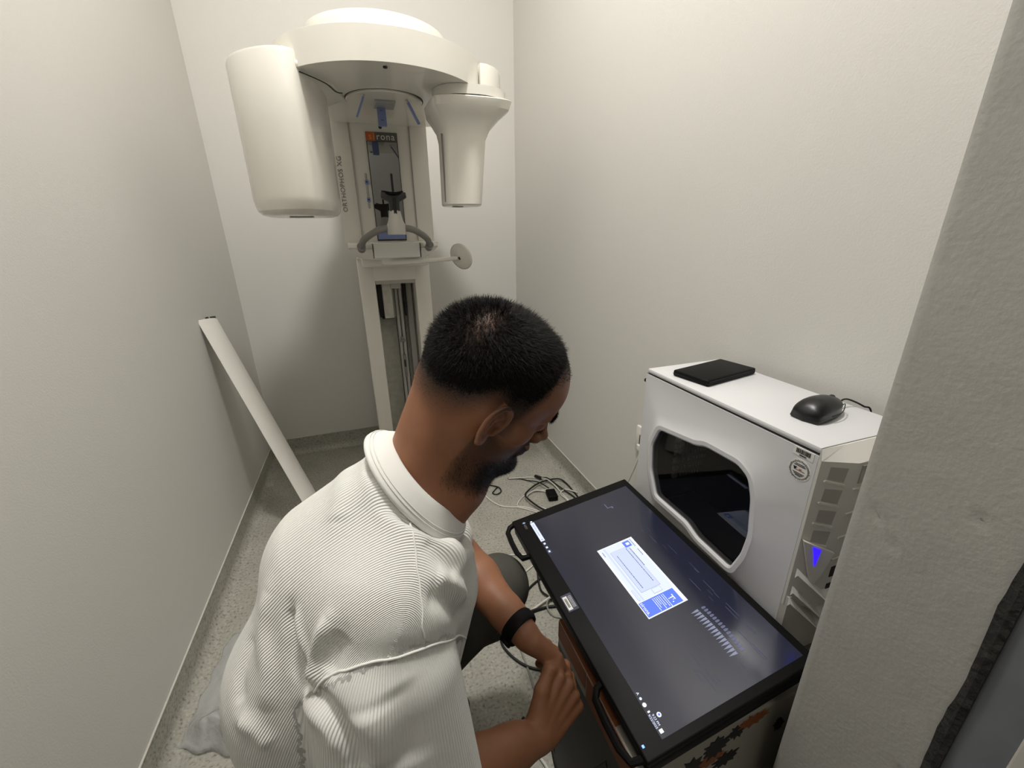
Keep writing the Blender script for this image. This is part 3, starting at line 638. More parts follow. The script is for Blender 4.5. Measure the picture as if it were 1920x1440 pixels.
B().prism([(0.426, 0.869), (0.420, 0.869), (0.423, 0.866)], TX0 - 0.0010, TX0 - 0.0007, 'x').done('label_emblem', M['plate_or'], s2)
B().lathe([(0, 0), (0.005, 0), (0.005, 0.009), (0, 0.009)], (TX0 + 0.006, TY1, 0.885), 14, 'y').done('thumb_screw', M['ink'], TW)
B().box((TX0 + 0.0015, TY0, TZ1 - 0.0155), (TX0 + 0.004, TY1, TZ1 - 0.0125)).done('panel_gap', M['seam'], TW)

# external drive and mouse on top
dp = [(0.675, 0.775), (0.888, 0.812), (0.889, 0.722), (0.671, 0.678)]
c = np.array([0.766, 0.747])
mt = Matrix.Translation((0.768, 0.747, TZ1)) @ Matrix.Rotation(math.radians(10.5), 4, 'Z')
ed = thing('optical_drive', 'slim flat black external drive lying on top of the computer tower', 'external drive', (0.768, 0.747, TZ1))
B().box((-0.088, -0.048, 0.0005), (0.088, 0.048, 0.0155), 0.004, 3, mtx=mt).done('casing', M['black'], ed, angle=0.6)
B().box((-0.0875, -0.0485, 0.007), (-0.088, 0.0485, 0.008), mtx=mt).box((-0.082, -0.0483, 0.0105), (0.082, -0.0478, 0.0112), mtx=mt).done('tray_gap', M['dgrey'], ed)
# mouse: sculpted from a grid
ms = thing('computer_mouse', 'black wired computer mouse resting on the front of the computer tower', 'mouse', (0.772, 0.493, TZ1))
mt = Matrix.Translation((0.774, 0.492, TZ1 + 0.001)) @ Matrix.Rotation(math.radians(8), 4, 'Z')
def mouse_body(sc=1.0, zlo=0.0):
    t = bmesh.new(); rings = []
    nu, nv = 26, 30
    for i in range(nu + 1):
        u = i / nu; x = -0.056 + 0.112 * u
        ww = 0.0315 * (max(0.0, 1 - abs((u - 0.42) / 0.60) ** 2.6)) ** 0.5 * (1 - 0.28 * u)
        if i in (0, nu): ww = 0.001
        hh = 0.0365 * (max(0.0, 1 - abs((u - 0.38) / (0.40 if u < 0.38 else 0.66)) ** 2.4)) ** 0.55 + 0.001
        ring = []
        for k in range(nv):
            a = 2 * PI * k / nv; ca, sa = math.cos(a), math.sin(a)
            y = ww * (abs(ca) ** 0.8) * (1 if ca > 0 else -1); z = 0.006 + ((hh - 0.006) * abs(sa) ** 0.9 if sa > 0 else -0.006 * abs(sa) ** 0.35)
            if 0 < z < 0.018: y *= 1 - 0.10 * math.sin(PI * z / 0.018)
            ring.append(t.verts.new((x * sc, y * sc, max(z, 0.0))))
        rings.append(ring)
    for a, b_ in zip(rings[:-1], rings[1:]):
        for k in range(nv): t.faces.new((a[k], a[(k + 1) % nv], b_[(k + 1) % nv], b_[k]))
    t.faces.new(rings[0]); t.faces.new(rings[-1][::-1]); return t
B().add(mouse_body(), mt).done('mouse_shell', M['blk_mouse'], ms, smooth=True)
B().lathe([(0, -0.0035), (0.009, -0.0035), (0.0105, -0.002), (0.0105, 0.002), (0.009, 0.0035), (0, 0.0035)], (0.026, 0, 0.0245), 24, 'y', mtx=mt).done('scroll_wheel', M['dgrey'], ms, smooth=True)
B().tube([(-0.02, -0.0295, 0.012), (0.01, -0.030, 0.014), (0.04, -0.0185, 0.020), (0.053, -0.008, 0.010)], 0.0008, 6, mtx=mt).done('button_gap', M['ink'], ms, smooth=True)
B().tube([(0.828, 0.499, TZ1 + 0.010), (0.845, 0.502, TZ1 + 0.017), (0.864, 0.501, TZ1 + 0.014), (0.886, 0.488, TZ1 + 0.0025), (0.897, 0.478, TZ1 - 0.01), (0.900, 0.46, TZ1 - 0.10), (0.900, 0.47, 0.55)], 0.0017, 8).done('mouse_cord', M['wire_b'], ms, smooth=True)

# ------------------------------------------------------------------ monitor lying on the box
MR = np.array([[0.990, -0.031, -0.137], [0.025, 0.999, -0.047], [0.138, 0.043, 0.989]]); MC = np.array([0.465, 0.587, 0.559])
MM = Matrix([[MR[0][0], MR[0][1], MR[0][2], MC[0]], [MR[1][0], MR[1][1], MR[1][2], MC[1]], [MR[2][0], MR[2][1], MR[2][2], MC[2]], [0, 0, 0, 1]])
MO = thing('touch_monitor', 'black touchscreen monitor lying face up on the printed box, showing a software window', 'monitor', tuple(MC))
W2, HT, HB = 0.1745, 0.2725, -0.2815
B().box((-W2, HB, -0.014), (W2 - 0.005, HT, -0.0005), 0.0035, 3, mtx=MM).done('bezel', M['black'], MO, angle=0.6)
B().box((-W2 + 0.002, HB + 0.001, -0.041), (W2 - 0.004, HT - 0.004, -0.0145), 0.005, mtx=MM).done('rear_shell', M['black'], MO, angle=0.6)
B().box((-0.12, -0.2, -0.052), (0.12, 0.2, -0.036), 0.007, 3, mtx=MM).done('rear_housing', M['black'], MO, angle=0.6)
B().box((-0.01, -0.20, -0.066), (0.12, 0.0, -0.0522), 0.004, mtx=MM).done('stand_plate', M['black'], MO, angle=0.6)
SX0, SX1, SY0, SY1 = 0.008 - 0.1445, 0.008 + 0.1445, -0.011 - 0.2545, -0.011 + 0.2545
scr = B().box((SX0, SY0, -0.0008), (SX1, SY1, 0.0002), mtx=MM).done('screen', M['screen'], MO)
# two loop feet along the long edge facing the man
def loop(y0, y1, nm):
    x = -W2
    o = B().tube([(x + 0.012, y1 + 0.004, -0.012), (x - 0.010, y1 - 0.002, -0.014), (x - 0.0195, y1 - 0.014, -0.016), (x - 0.022, y1 - 0.05, -0.018), (x - 0.022, y0 + 0.03, -0.018), (x - 0.016, y0 + 0.008, -0.018), (x + 0.012, y0, -0.012)], 0.0065, 8, smooth=False, mtx=MM).done(nm, M['black'], MO, angle=0.6)
loop(0.155, 0.268, 'foot_loop'); loop(-0.272, -0.155, 'foot_loop')
def sq(name, u0, v0, u1, v1, m, h=0.0004, parent=scr): return B().box((u0, v0, h), (u1, v1, h + 0.0002), mtx=MM).done(name, m, parent)
dw = sq('dialog_window', -0.0340, -0.1005, 0.0580, 0.0860, M['g_pw'])
def sqd(n_, u0, v0, u1, v1, m, h=0.0007): return sq(n_, u0, v0, u1, v1, m, h, dw)
sqd('window_body', -0.0300, -0.0645, 0.0540, 0.0840, M['g_white']); sqd('panel', -0.012, -0.048, 0.0345, 0.066, M['g_line'], 0.0010); sqd('panel', -0.0115, -0.0475, 0.034, 0.0655, M['g_pale'], 0.0012)
sqd('title_icon', 0.028, 0.063, 0.045, 0.080, M['g_blue'], 0.0014); sqd('title_icon', 0.034, 0.068, 0.042, 0.075, M['g_pw'], 0.0016)
sqd('toolbar', -0.0205, -0.064, -0.0165, 0.082, M['g_pale'], 0.0010)
for u, v0, v1 in ((-0.0035, -0.040, 0.052), (0.0262, -0.035, 0.062), (0.0345, 0.005, 0.060), (0.0490, 0.058, 0.082), (0.0490, 0.03, 0.05), (-0.0275, 0.062, 0.076)):
    b = B(); v = v0
    while v < v1:
        l = random.uniform(0.0015, 0.005); b.box((u, v, 0.0014), (u + 0.0014, min(v + l, v1), 0.0016), mtx=MM); v += l + 0.001
    b.done('text_line', M['g_text'], dw)
for q in ((-0.0275, -0.061, -0.0235, -0.035), (0.010, -0.061, 0.030, -0.0495)): sqd('button', *q, M['g_line'], 0.0010); sqd('button', q[0] + 0.0005, q[1] + 0.0005, q[2] - 0.0005, q[3] - 0.0005, M['g_white'], 0.0012)
bp_ = sqd('blue_panel', -0.0325, -0.0985, 0.0490, -0.0655, M['g_blue'], 0.0010)
def scrtext(s, size, u, v, m, parent, align='LEFT', h=0.0014, name='screen_text', spacing=1.0):
    # reading direction -v, up +u
    tm = MM @ Matrix([[0, 1, 0, u], [-1, 0, 0, v], [0, 0, 1, h], [0, 0, 0, 1]])
    return text(name, s, size, tm, m, parent, ext=0.00005, align=align, spacing=spacing)
scrtext('sirona.', 0.0105, -0.0270, -0.0665, M['g_pw'], bp_)
for k, (l, u) in enumerate(((0.026, 0.0225), (0.026, 0.0185), (0.022, 0.0135), (0.028, 0.0095), (0.018, 0.0055), (0.024, 0.0015), (0.028, -0.0025))):
    b = B(); v = -0.0685
    while v > -0.0685 - l:
        w = random.uniform(0.001, 0.004); b.box((u, v - w, 0.0014), (u + 0.0012, v, 0.0016), mtx=MM); v -= w + 0.0008
    b.done('text_line', M['g_pw'], bp_)
b = B()
for q in ((0.0300, -0.0830, 0.0390, -0.0810), (0.0370, -0.0885, 0.0390, -0.0765), (0.0330, -0.0880, 0.0350, -0.0865), (0.0295, -0.0925, 0.0320, -0.0905), (0.0265, -0.0835, 0.0285, -0.0815)): b.box((q[0], q[1], 0.0014), (q[2], q[3], 0.0016), mtx=MM)
b.done('tooth_logo', M['g_pw'], bp_)
# taskbar
sq('search_field', -0.1360, 0.1725, -0.1255, 0.2405, M['g_white']); scrtext('Type here to search', 0.0052, -0.1308, 0.2340, M['g_line'], scr, h=0.0008)
scrtext('^', 0.011, -0.1330, 0.1800, M['g_text'], scr, h=0.0008)
sq('start_icon', -0.1335, 0.2425, -0.1285, 0.2465, M['g_pw'])
for v in (0.163, 0.150): sq('task_icon', -0.1335, v - 0.0025, -0.1285, v + 0.003, M['g_white'])
sq('task_button', -0.1365, 0.130, -0.1255, 0.143, M['g_dk']); sq('task_icon', -0.1330, 0.134, -0.1290, 0.139, M['g_pw'], 0.0008)
def disc(u, v, r, m, h=0.0004, nm='tray_icon'): return B().lathe([(0, h), (r, h), (r, h + 0.0002)], (u, v, 0), 16, mtx=MM).done(nm, m, scr)
scrtext('^', 0.010, -0.1330, -0.1960, M['g_pw'], scr, h=0.0006)
disc(-0.1315, -0.2065, 0.0022, M['g_white']); disc(-0.1315, -0.2165, 0.0033, M['g_pw']); sq('tray_icon', -0.1335, -0.2285, -0.1295, -0.2260, M['g_pw'])
disc(-0.1195, -0.2370, 0.0037, M['g_pw']); disc(-0.1195, -0.2370, 0.0018, M['g_blue'], 0.0007)
scrtext('9:23 PM', 0.0052, -0.1285, -0.2410, M['g_white'], scr, align='CENTER', h=0.0006); scrtext('9/22/2025', 0.0052, -0.1340, -0.2410, M['g_white'], scr, align='CENTER', h=0.0006)
sq('notification_icon', -0.1335, -0.2590, -0.1275, -0.2535, M['g_pw'])
# dental radiograph ghosted on the wallpaper: two rows of teeth
b = B(); b2 = B()
for k in range(15):
    v = -0.126 - k * 0.0064
    u = 0.0625 + 0.003 * math.sin(k * 0.21)
    b.prism([(u + 0.0060, v - 0.0022), (u + 0.0052, v), (u + 0.0060, v + 0.0022), (u + 0.0120, v + 0.0022), (u + 0.0150, v), (u + 0.0120, v - 0.0022)], 0.0004, 0.0006, 'z', mtx=MM)
    if k < 15: b2.prism([(u - 0.0020, v - 0.0024), (u - 0.0030, v), (u - 0.0020, v + 0.0024), (u - 0.0090, v + 0.0020), (u - 0.0200, v), (u - 0.0090, v - 0.0020)], 0.0004, 0.0006, 'z', mtx=MM)
b.done('radiograph_teeth', M['g_x2'], scr); b2.done('radiograph_teeth', M['g_xray'], scr)
b = B()
for k in range(80):
    u = random.uniform(-0.03, 0.125); v = random.uniform(-0.235, -0.095) if k < 36 else random.uniform(-0.1, 0.1)
    if 0.04 < u < 0.085 and v > -0.23 or (-0.04 < u < 0.062 and v > -0.11): continue
    l = random.uniform(0.008, 0.035); b.box((u, v - l, 0.00035), (u + random.choice((0.0006, 0.001)), v, 0.0005), mtx=MM)
b.done('radiograph_streaks', M['g_x3'], scr)
b = B().box((0.062, 0.192, 0.0004), (0.0645, 0.210, 0.0006), mtx=MM).box((0.0645, 0.192, 0.0004), (0.077, 0.1945, 0.0006), mtx=MM).box((0.073, 0.187, 0.0004), (0.077, 0.192, 0.0006), mtx=MM).done('wallpaper_mark', M['g_x2'], scr)
bl_ = B().box((-0.1630, -0.0205, -0.0004), (-0.1400, 0.0195, 0.0001), mtx=MM).done('bezel_label', mat('label_navy', (58, 62, 88), 0.4), MO)
st = B().box((-0.1610, -0.0170, 0.0001), (-0.1515, 0.0150, 0.0003), mtx=MM).done('white_strip', M['sticker'], bl_)
b = B(); v = -0.011
while v < 0.010:
    w = random.choice((0.0005, 0.0009)); b.box((-0.1590, v, 0.0003), (-0.1540, v + w, 0.0005), mtx=MM); v += w + 0.0006
b.done('barcode', M['ink'], st)
b = B()
for k in range(3):
    v = -0.014
    while v < 0.012: w = random.uniform(0.001, 0.003); b.box((-0.1490 + k * 0.0025, v, 0.0001), (-0.1480 + k * 0.0025, v + w, 0.0003), mtx=MM); v += w + 0.0008
b.done('label_text', M['print_w'], bl_)
b = B().prism([(-0.1535, 0.2500), (-0.1490, 0.2535), (-0.1445, 0.2500), (-0.1490, 0.2465)], -0.0002, 0.0002, 'z', mtx=MM).done('maker_emblem', mat('emblem_blue', (150, 170, 215), 0.4), MO)
text('maker_lettering', 'EIZO', 0.0075, MM @ Matrix([[0, 1, 0, -0.1500], [-1, 0, 0, 0.2440], [0, 0, 1, 0.0001], [0, 0, 0, 1]]), M['grey'], MO, ext=0.0001, align='LEFT')
B().box((-0.1690, -0.2630, -0.0002), (-0.1655, -0.2590, 0.0003), mtx=MM).done('power_light', M['g_led'], MO)

# ------------------------------------------------------------------ cables on the floor
def cable(name, pts, r, m, label, group=None):
    return tag(B().tube(pts, r, 8).done(name, m, smooth=True), label, 'cable', group)
z = 0.004
cable('cable', [(0.442, 1.894, z), (0.435, 1.803, z), (0.452, 1.716, z), (0.487, 1.645, z), (0.539, 1.612, z), (0.577, 1.593, z), (0.66, 1.50, z), (0.75, 1.30, z)], 0.0035, M['wire_w'], 'long thin white cable curving over the floor from under the man\'s chin')
cable('cable', [(0.72, 1.45, z), (0.634, 1.549, z + .003), (0.596, 1.582, z + .006), (0.568, 1.615, z), (0.602, 1.66, z), (0.664, 1.698, z), (0.723, 1.692, z), (0.753, 1.675, z + .01)], 0.003, M['wire_w'], 'white cable forming the larger loop around the power adapter')
cable('cable', [(0.72, 1.50, z + .004), (0.664, 1.552, z + .010), (0.63, 1.611, z + .012), (0.625, 1.642, z + .012), (0.65, 1.677, z + .008), (0.698, 1.69, z + .008), (0.75, 1.66, z + .006)], 0.003, M['wire_w'], 'white cable forming the smaller loop inside the black loop')
cable('cable', [(0.70, 1.47, z + .012), (0.651, 1.548, z + .018), (0.629, 1.607, z + .020), (0.623, 1.652, z + .020), (0.647, 1.684, z + .018), (0.715, 1.732, z + .014), (0.785, 1.75, z + .012), (0.847, 1.744, z + .010), (0.869, 1.708, z + .004), (0.875, 1.628, z), (0.87, 1.50, z), (0.85, 1.3, z)], 0.0042, M['wire_b'], 'thick black cable in a wide loop on the floor beside the right wall')
cable('cable', [(0.526, 1.80, z), (0.50, 1.775, z), (0.484, 1.755, z), (0.500, 1.736, z + .002), (0.527, 1.750, z + .003), (0.526, 1.786, z + .006), (0.49, 1.83, z)], 0.003, M['wire_b'], 'small black cable loop on the floor below the beard')
cable('cable', [(0.60, 1.86, z), (0.656, 1.832, z), (0.692, 1.801, z), (0.729, 1.737, z + .02), (0.757, 1.671, z + .02)], 0.003, M['wire_b'], 'thin black lead running into the black power adapter')
cable('cable', [(0.60, 1.85, z + .004), (0.656, 1.834, z + .004), (0.714, 1.826, z), (0.754, 1.796, z + .005), (0.78, 1.752, z + .02), (0.801, 1.70, z + .012), (0.813, 1.632, z), (0.825, 1.50, z), (0.84, 1.35, z)], 0.003, M['wire_w'], 'white cable running beyond the adapter toward the right wall')
cable('cable', [(0.763, 1.786, z + .006), (0.785, 1.75, z + .024), (0.816, 1.678, z + .012), (0.856, 1.581, z), (0.86, 1.45, z + .008)], 0.0042, M['wire_b'], 'short black cable with a plug lying across the white cables')
b = B().box((-0.008, -0.022, -0.005), (0.008, 0.022, 0.007), 0.003, mtx=Matrix.Translation((0.752, 1.800, 0.012)) @ Matrix.Rotation(0.6, 4, 'Z')).done('cable_plug', M['wire_b'], angle=0.6)
tag(b, 'small black cable plug on the floor near the right wall', 'plug')
cable('cable', [(0.81, 1.45, z), (0.81, 1.568, z + .004), (0.80, 1.617, z + .006), (0.818, 1.641, z + .008), (0.851, 1.644, z + .006), (0.885, 1.60, z + .008)], 0.003, M['wire_w'], 'white cable bent in a tight curl right of the adapter')
ad = thing('power_adapter', 'black square plug-in power adapter among the cables on the floor', 'power adapter', (0.752, 1.622, 0))
B().box((-0.024, -0.035, 0.003), (0.024, 0.035, 0.030), 0.006, 3, mtx=Matrix.Translation((0.752, 1.622, 0.0)) @ Matrix.Rotation(-0.15, 4, 'Z')).done('casing', M['black'], ad, angle=0.6)
B().box((-0.016, 0.035, 0.008), (-0.002, 0.045, 0.022), 0.002, mtx=Matrix.Translation((0.752, 1.622, 0.0)) @ Matrix.Rotation(-0.15, 4, 'Z')).done('cord_guard', M['wire_b'], ad)
cable('cable', [(0.40, 1.10, z), (0.453, 1.136, z), (0.509, 1.161, z), (0.60, 1.20, z)], 0.0042, M['wire_b'], 'straight black cable between the knee and the monitor')
cable('cable', [(0.56, 1.28, z), (0.520, 1.24, z), (0.505, 1.204, z), (0.487, 1.158, z + .008), (0.476, 1.105, z), (0.487, 1.069, z + .004), (0.506, 1.042, z), (0.58, 0.98, z)], 0.004, M['wire_b'], 'black cable bowing outward beside the monitor edge')
cable('cable', [(0.44, 1.20, z), (0.483, 1.222, z), (0.512, 1.237, z), (0.60, 1.27, z)], 0.003, M['wire_w'], 'short white cable right of the man\'s knee')
cable('cable', [(0.40, 1.32, z), (0.461, 1.304, z), (0.513, 1.286, z), (0.6, 1.27, z + .007)], 0.0028, M['wire_w'], 'thin white cable above the knee near the monitor\'s corner loop')
cable('cable', [(0.36, 1.00, z), (0.402, 1.029, z), (0.455, 1.045, z + .006), (0.506, 1.062, z + .008), (0.58, 1.10, z)], 0.0042, M['wire_w'], 'thick white cable running right of the black wristband')
cable('cable', [(0.55, 1.09, z), (0.508, 1.056, z + .012), (0.476, 1.042, z + .014), (0.464, 1.016, z + .010), (0.473, 0.989, z), (0.495, 0.972, z), (0.56, 0.93, z), (0.62, 0.9, z)], 0.003, M['wire_g'], 'grey cable curling down beside the orange box edge')
cable('cable', [(0.33, 0.99, z), (0.392, 1.023, z + .006), (0.461, 1.028, z), (0.508, 1.018, z + .002), (0.6, 1.00, z)], 0.0050, M['wire_b'], 'thick black cable leading from the wristband to the monitor')
cable('cable', [(0.30, 1.05, z), (0.276, 0.964, z), (0.281, 0.92, z), (0.307, 0.871, z), (0.345, 0.835, z), (0.42, 0.80, z)], 0.0042, M['wire_b'], 'black cable curving under the left hand')
cable('cable', [(0.318, 0.96, z), (0.324, 0.916, z), (0.324, 0.859, z), (0.321, 0.797, z), (0.315, 0.751, z), (0.30, 0.68, z)], 0.003, M['wire_g'], 'thin grey cable running straight below the clasped hands')
cable('cable', [(0.26, 0.72, z), (0.300, 0.65, z), (0.308, 0.630, z), (0.300, 0.58, z), (0.29, 0.45, z)], 0.0055, M['wire_b'], 'thick black cable at the bottom beside the printed box')
cable('cable', [(0.23, 0.70, z), (0.27, 0.62, z), (0.28, 0.56, z), (0.26, 0.45, z)], 0.004, M['wire_w'], 'white cable at the bottom beside the printed box')

# ------------------------------------------------------------------ plastic film on the floor
t = bmesh.new(); nu, nv = 46, 40
pl0 = [(-0.605, 0.955), (-0.585, 1.08), (-0.565, 1.25), (-0.47, 1.30), (-0.33, 1.20), (-0.30, 0.95), (-0.33, 0.80), (-0.48, 0.885)]
r_ = np.random.default_rng(3)
ph = r_.random((8, 3)) * 6.28; fr = r_.normal(0, 26, (8, 2))
vg = []
for i in range(nu + 1):
    row = []
    for j in range(nv + 1):
        u, v = i / nu, j / nv
        # quadrilateral patch
        A_ = np.array([-0.612, 0.95]); B_ = np.array([-0.34, 0.83]); C_ = np.array([-0.38, 1.30]); D_ = np.array([-0.565, 1.28])
        p = (1 - u) * (1 - v) * A_ + u * (1 - v) * B_ + u * v * C_ + (1 - u) * v * D_
        h = sum(abs(math.sin(fr[k, 0] * p[0] + fr[k, 1] * p[1] + ph[k, 0])) for k in range(8)) / 8
        e = min(1, 6 * min(u, 1 - u, v + 0.02, 1 - v))
        bulge = 0.062 * math.exp(-((v - 0.10) / 0.13) ** 2) * math.exp(-((u - 0.42) / 0.35) ** 2)
        row.append(t.verts.new((p[0] + 0.004 * math.sin(9 * v * 3 + u), p[1] + 0.006 * math.sin(u * 23), 0.0025 + e * (0.012 * h + bulge * (0.7 + 0.6 * h)))))
    vg.append(row)
for i in range(nu):
    for j in range(nv): t.faces.new((vg[i][j], vg[i + 1][j], vg[i + 1][j + 1], vg[i][j + 1]))
pb = B().add(t).done('plastic_bag', M['poly'], smooth=True)
tag(pb, 'crumpled translucent plastic bag on the floor at the left behind the man', 'plastic bag')
sd = pb.modifiers.new('thickness', 'SOLIDIFY'); sd.thickness = 0.0006

# ------------------------------------------------------------------ the man: implicit surfaces turned into meshes
class Field:
    def __init__(s, lo, hi, h):
        s.lo = np.array(lo, float); s.h = h; s.n = (np.ceil((np.array(hi) - s.lo) / h)).astype(int) + 1
        s.D = np.full(s.n, 0.5, np.float32)
        s.ax = [(s.lo[i] + h * np.arange(s.n[i])).astype(np.float32) for i in range(3)]
    def sub(s, lo, hi):
        a = np.clip(np.floor((np.array(lo) - s.lo) / s.h).astype(int), 0, s.n); c = np.clip(np.ceil((np.array(hi) - s.lo) / s.h).astype(int) + 1, 0, s.n)
        if np.any(c <= a): return None, None
        sl = tuple(slice(a[i], c[i]) for i in range(3))
        G = np.meshgrid(s.ax[0][sl[0]], s.ax[1][sl[1]], s.ax[2][sl[2]], indexing='ij')
        return sl, G
    def apply(s, lo, hi, fn, k, op='u'):
        pad = k + 0.015
        sl, G = s.sub(np.array(lo) - pad, np.array(hi) + pad)
        if sl is None: return
        d = fn(*G).astype(np.float32); D = s.D[sl]
        if op == 'u':
            h = np.clip(0.5 + 0.5 * (D - d) / k, 0, 1); s.D[sl] = D * (1 - h) + d * h - k * h * (1 - h)
        elif op == 's':
            h = np.clip(0.5 - 0.5 * (D + d) / k, 0, 1); s.D[sl] = D * (1 - h) - d * h + k * h * (1 - h)
    def cone(s, a, b_, ra, rb, k=0.01, op='u', sq=None):
        """tapered capsule; sq=(axis, factor) flattens it across a world direction"""
        a = np.array(a, float); b_ = np.array(b_, float); r = max(ra, rb) * 1.05; ab = b_ - a; L2 = ab.dot(ab) + 1e-12
        def fn(X, Y_, Z_):
            px, py, pz = X - a[0], Y_ - a[1], Z_ - a[2]
            t_ = np.clip((px * ab[0] + py * ab[1] + pz * ab[2]) / L2, 0, 1)
            qx, qy, qz = px - t_ * ab[0], py - t_ * ab[1], pz - t_ * ab[2]
            if sq is not None:
                n_ = np.array(sq[0], float); n_ /= np.linalg.norm(n_); dn = qx * n_[0] + qy * n_[1] + qz * n_[2]; g = (sq[1] - 1) * dn
                qx, qy, qz = qx + g * n_[0], qy + g * n_[1], qz + g * n_[2]
            return np.sqrt(qx * qx + qy * qy + qz * qz) - (ra + (rb - ra) * t_)
        s.apply(np.minimum(a, b_) - r, np.maximum(a, b_) + r, fn, k, op)
    def ell(s, c, R_, rad, k=0.01, op='u'):
        """ellipsoid, R_ rows = local axes in world"""
        c = np.array(c, float); rad = np.array(rad, float); m_ = rad.max() * 1.05
        def fn(X, Y_, Z_):
            p = (X - c[0], Y_ - c[1], Z_ - c[2])
            l = [(R_[i][0] * p[0] + R_[i][1] * p[1] + R_[i][2] * p[2]) for i in range(3)]
            k0 = np.sqrt(sum((l[i] / rad[i]) ** 2 for i in range(3))); k1 = np.sqrt(sum((l[i] / rad[i] ** 2) ** 2 for i in range(3)))
            return k0 * (k0 - 1) / (k1 + 1e-6)
        s.apply(c - m_, c + m_, fn, k, op)
    def mesh(s):
        D = s.D; n = D.shape; I = D < 0
        c = np.zeros(tuple(x - 1 for x in n), np.uint8)
        for dx in (0, 1):
            for dy in (0, 1):
                for dz in (0, 1): c += I[dx:n[0] - 1 + dx, dy:n[1] - 1 + dy, dz:n[2] - 1 + dz]
        cells = np.argwhere((c > 0) & (c < 8)); idx = np.full(c.shape, -1, np.int32); idx[tuple(cells.T)] = np.arange(len(cells))
        P = np.zeros((len(cells), 3)); W_ = np.zeros(len(cells))
        corners = [(i, j, k) for i in (0, 1) for j in (0, 1) for k in (0, 1)]
        val = {q: D[cells[:, 0] + q[0], cells[:, 1] + q[1], cells[:, 2] + q[2]] for q in corners}
        for q in corners:
            for ax in range(3):
                if q[ax] == 0:
                    q2 = list(q); q2[ax] = 1; q2 = tuple(q2); a = val[q]; b_ = val[q2]; m_ = (a < 0) != (b_ < 0)
                    t_ = np.where(m_, a / np.where(np.abs(a - b_) < 1e-9, 1, a - b_), 0)
                    p = np.array([np.full(len(a), q[i], float) for i in range(3)]).T; p[:, ax] += t_
                    P[m_] += p[m_]; W_[m_] += 1
        P = P / W_[:, None]; V = s.lo + (cells + P) * s.h
        quads = []
        for ax in range(3):
            sl0 = [slice(1, n[i] - 1) for i in range(3)]; sl1 = list(sl0); sl0[ax] = slice(0, n[ax] - 1); sl1[ax] = slice(1, n[ax])
            a = I[tuple(sl0)]; b_ = I[tuple(sl1)]; e = np.argwhere(a != b_)
            if not len(e): continue
            base = e.copy(); 
            for i in range(3):
                if i != ax: base[:, i] += 1
            u, v = [(1, 2), (2, 0), (0, 1)][ax]
            def g(du, dv):
                q = base.copy(); q[:, u] += du; q[:, v] += dv; return idx[q[:, 0], q[:, 1], q[:, 2]]
            Q = np.stack([g(-1, -1), g(0, -1), g(0, 0), g(-1, 0)], 1)
            flip = ~a[tuple(e.T)]; Q[flip] = Q[flip][:, ::-1]; quads.append(Q)
        Q = np.concatenate(quads); Q = Q[(Q >= 0).all(1)]
        return V, Q
def relax(V, Q, it=2, lam=0.5):
    for _ in range(it):
        acc = np.zeros_like(V); cnt = np.zeros(len(V))
        for a in range(4):
            b_ = (a + 1) % 4
            np.add.at(acc, Q[:, a], V[Q[:, b_]]); np.add.at(cnt, Q[:, a], 1); np.add.at(acc, Q[:, b_], V[Q[:, a]]); np.add.at(cnt, Q[:, b_], 1)
        V = V + lam * (acc / np.maximum(cnt, 1)[:, None] - V)
    return V
def to_mesh(name, V, Q, attrs=None):
    me = bpy.data.meshes.new(name); me.vertices.add(len(V)); me.vertices.foreach_set('co', V.astype(np.float32).ravel())
    me.loops.add(Q.size); me.loops.foreach_set('vertex_index', Q.astype(np.int32).ravel())
    me.polygons.add(len(Q)); me.polygons.foreach_set('loop_start', np.arange(0, Q.size, 4, dtype=np.int32)); me.polygons.foreach_set('loop_total', np.full(len(Q), 4, np.int32))
    me.update(calc_edges=True); me.validate()
    for k, a in (attrs or {}).items():
        at = me.attributes.new(k, 'FLOAT', 'POINT'); at.data.foreach_set('value', a.astype(np.float32))
    return me
def nrm(v): v = np.array(v, float); return v / np.linalg.norm(v)
def sstep(a, b_, x): t_ = np.clip((x - a) / (b_ - a), 0, 1); return t_ * t_ * (3 - 2 * t_)

PR = thing('person', 'crouching man in white ribbed t-shirt with short dark hair and beard, watching the monitor', 'person', (-0.05, 0.55, 0))
# key joints (metres)
HC = np.array([0.152, 0.543, 1.040])        # between the ears
vw = nrm(HC - np.array([0, 0, 1.25])); rt = nrm(np.cross(vw, [0, 0, 1])); upv = np.cross(rt, vw)
PITCH, YAWA, ROLL = math.radians(30), math.radians(18), math.radians(25)
Fh = math.cos(YAWA) * (math.cos(PITCH) * rt - math.sin(PITCH) * upv) + math.sin(YAWA) * vw; Fh = nrm(Fh)
Uh = math.sin(PITCH) * rt + math.cos(PITCH) * upv; Uh = nrm(Uh - Uh.dot(Fh) * Fh)
Lh = np.cross(Uh, Fh)                        # the man's left (away from the camera)
Uh, Lh = math.cos(ROLL) * Uh - math.sin(ROLL) * Lh, math.cos(ROLL) * Lh + math.sin(ROLL) * Uh
HR = np.array([Fh, Lh, Uh])
def H(x, y, z): return HC + x * Fh + y * Lh + z * Uh
shR, shL = np.array([-0.02, 0.40, 0.835]), np.array([0.020, 0.70, 0.815]); nk = np.array([0.058, 0.545, 0.925])
elR, elL = np.array([-0.048, 0.374, 0.54]), np.array([0.12, 0.705, 0.605])
wrR, wrL = np.array([0.178, 0.414, 0.474]), np.array([0.197, 0.525, 0.564])
sax = nrm(shL - shR)

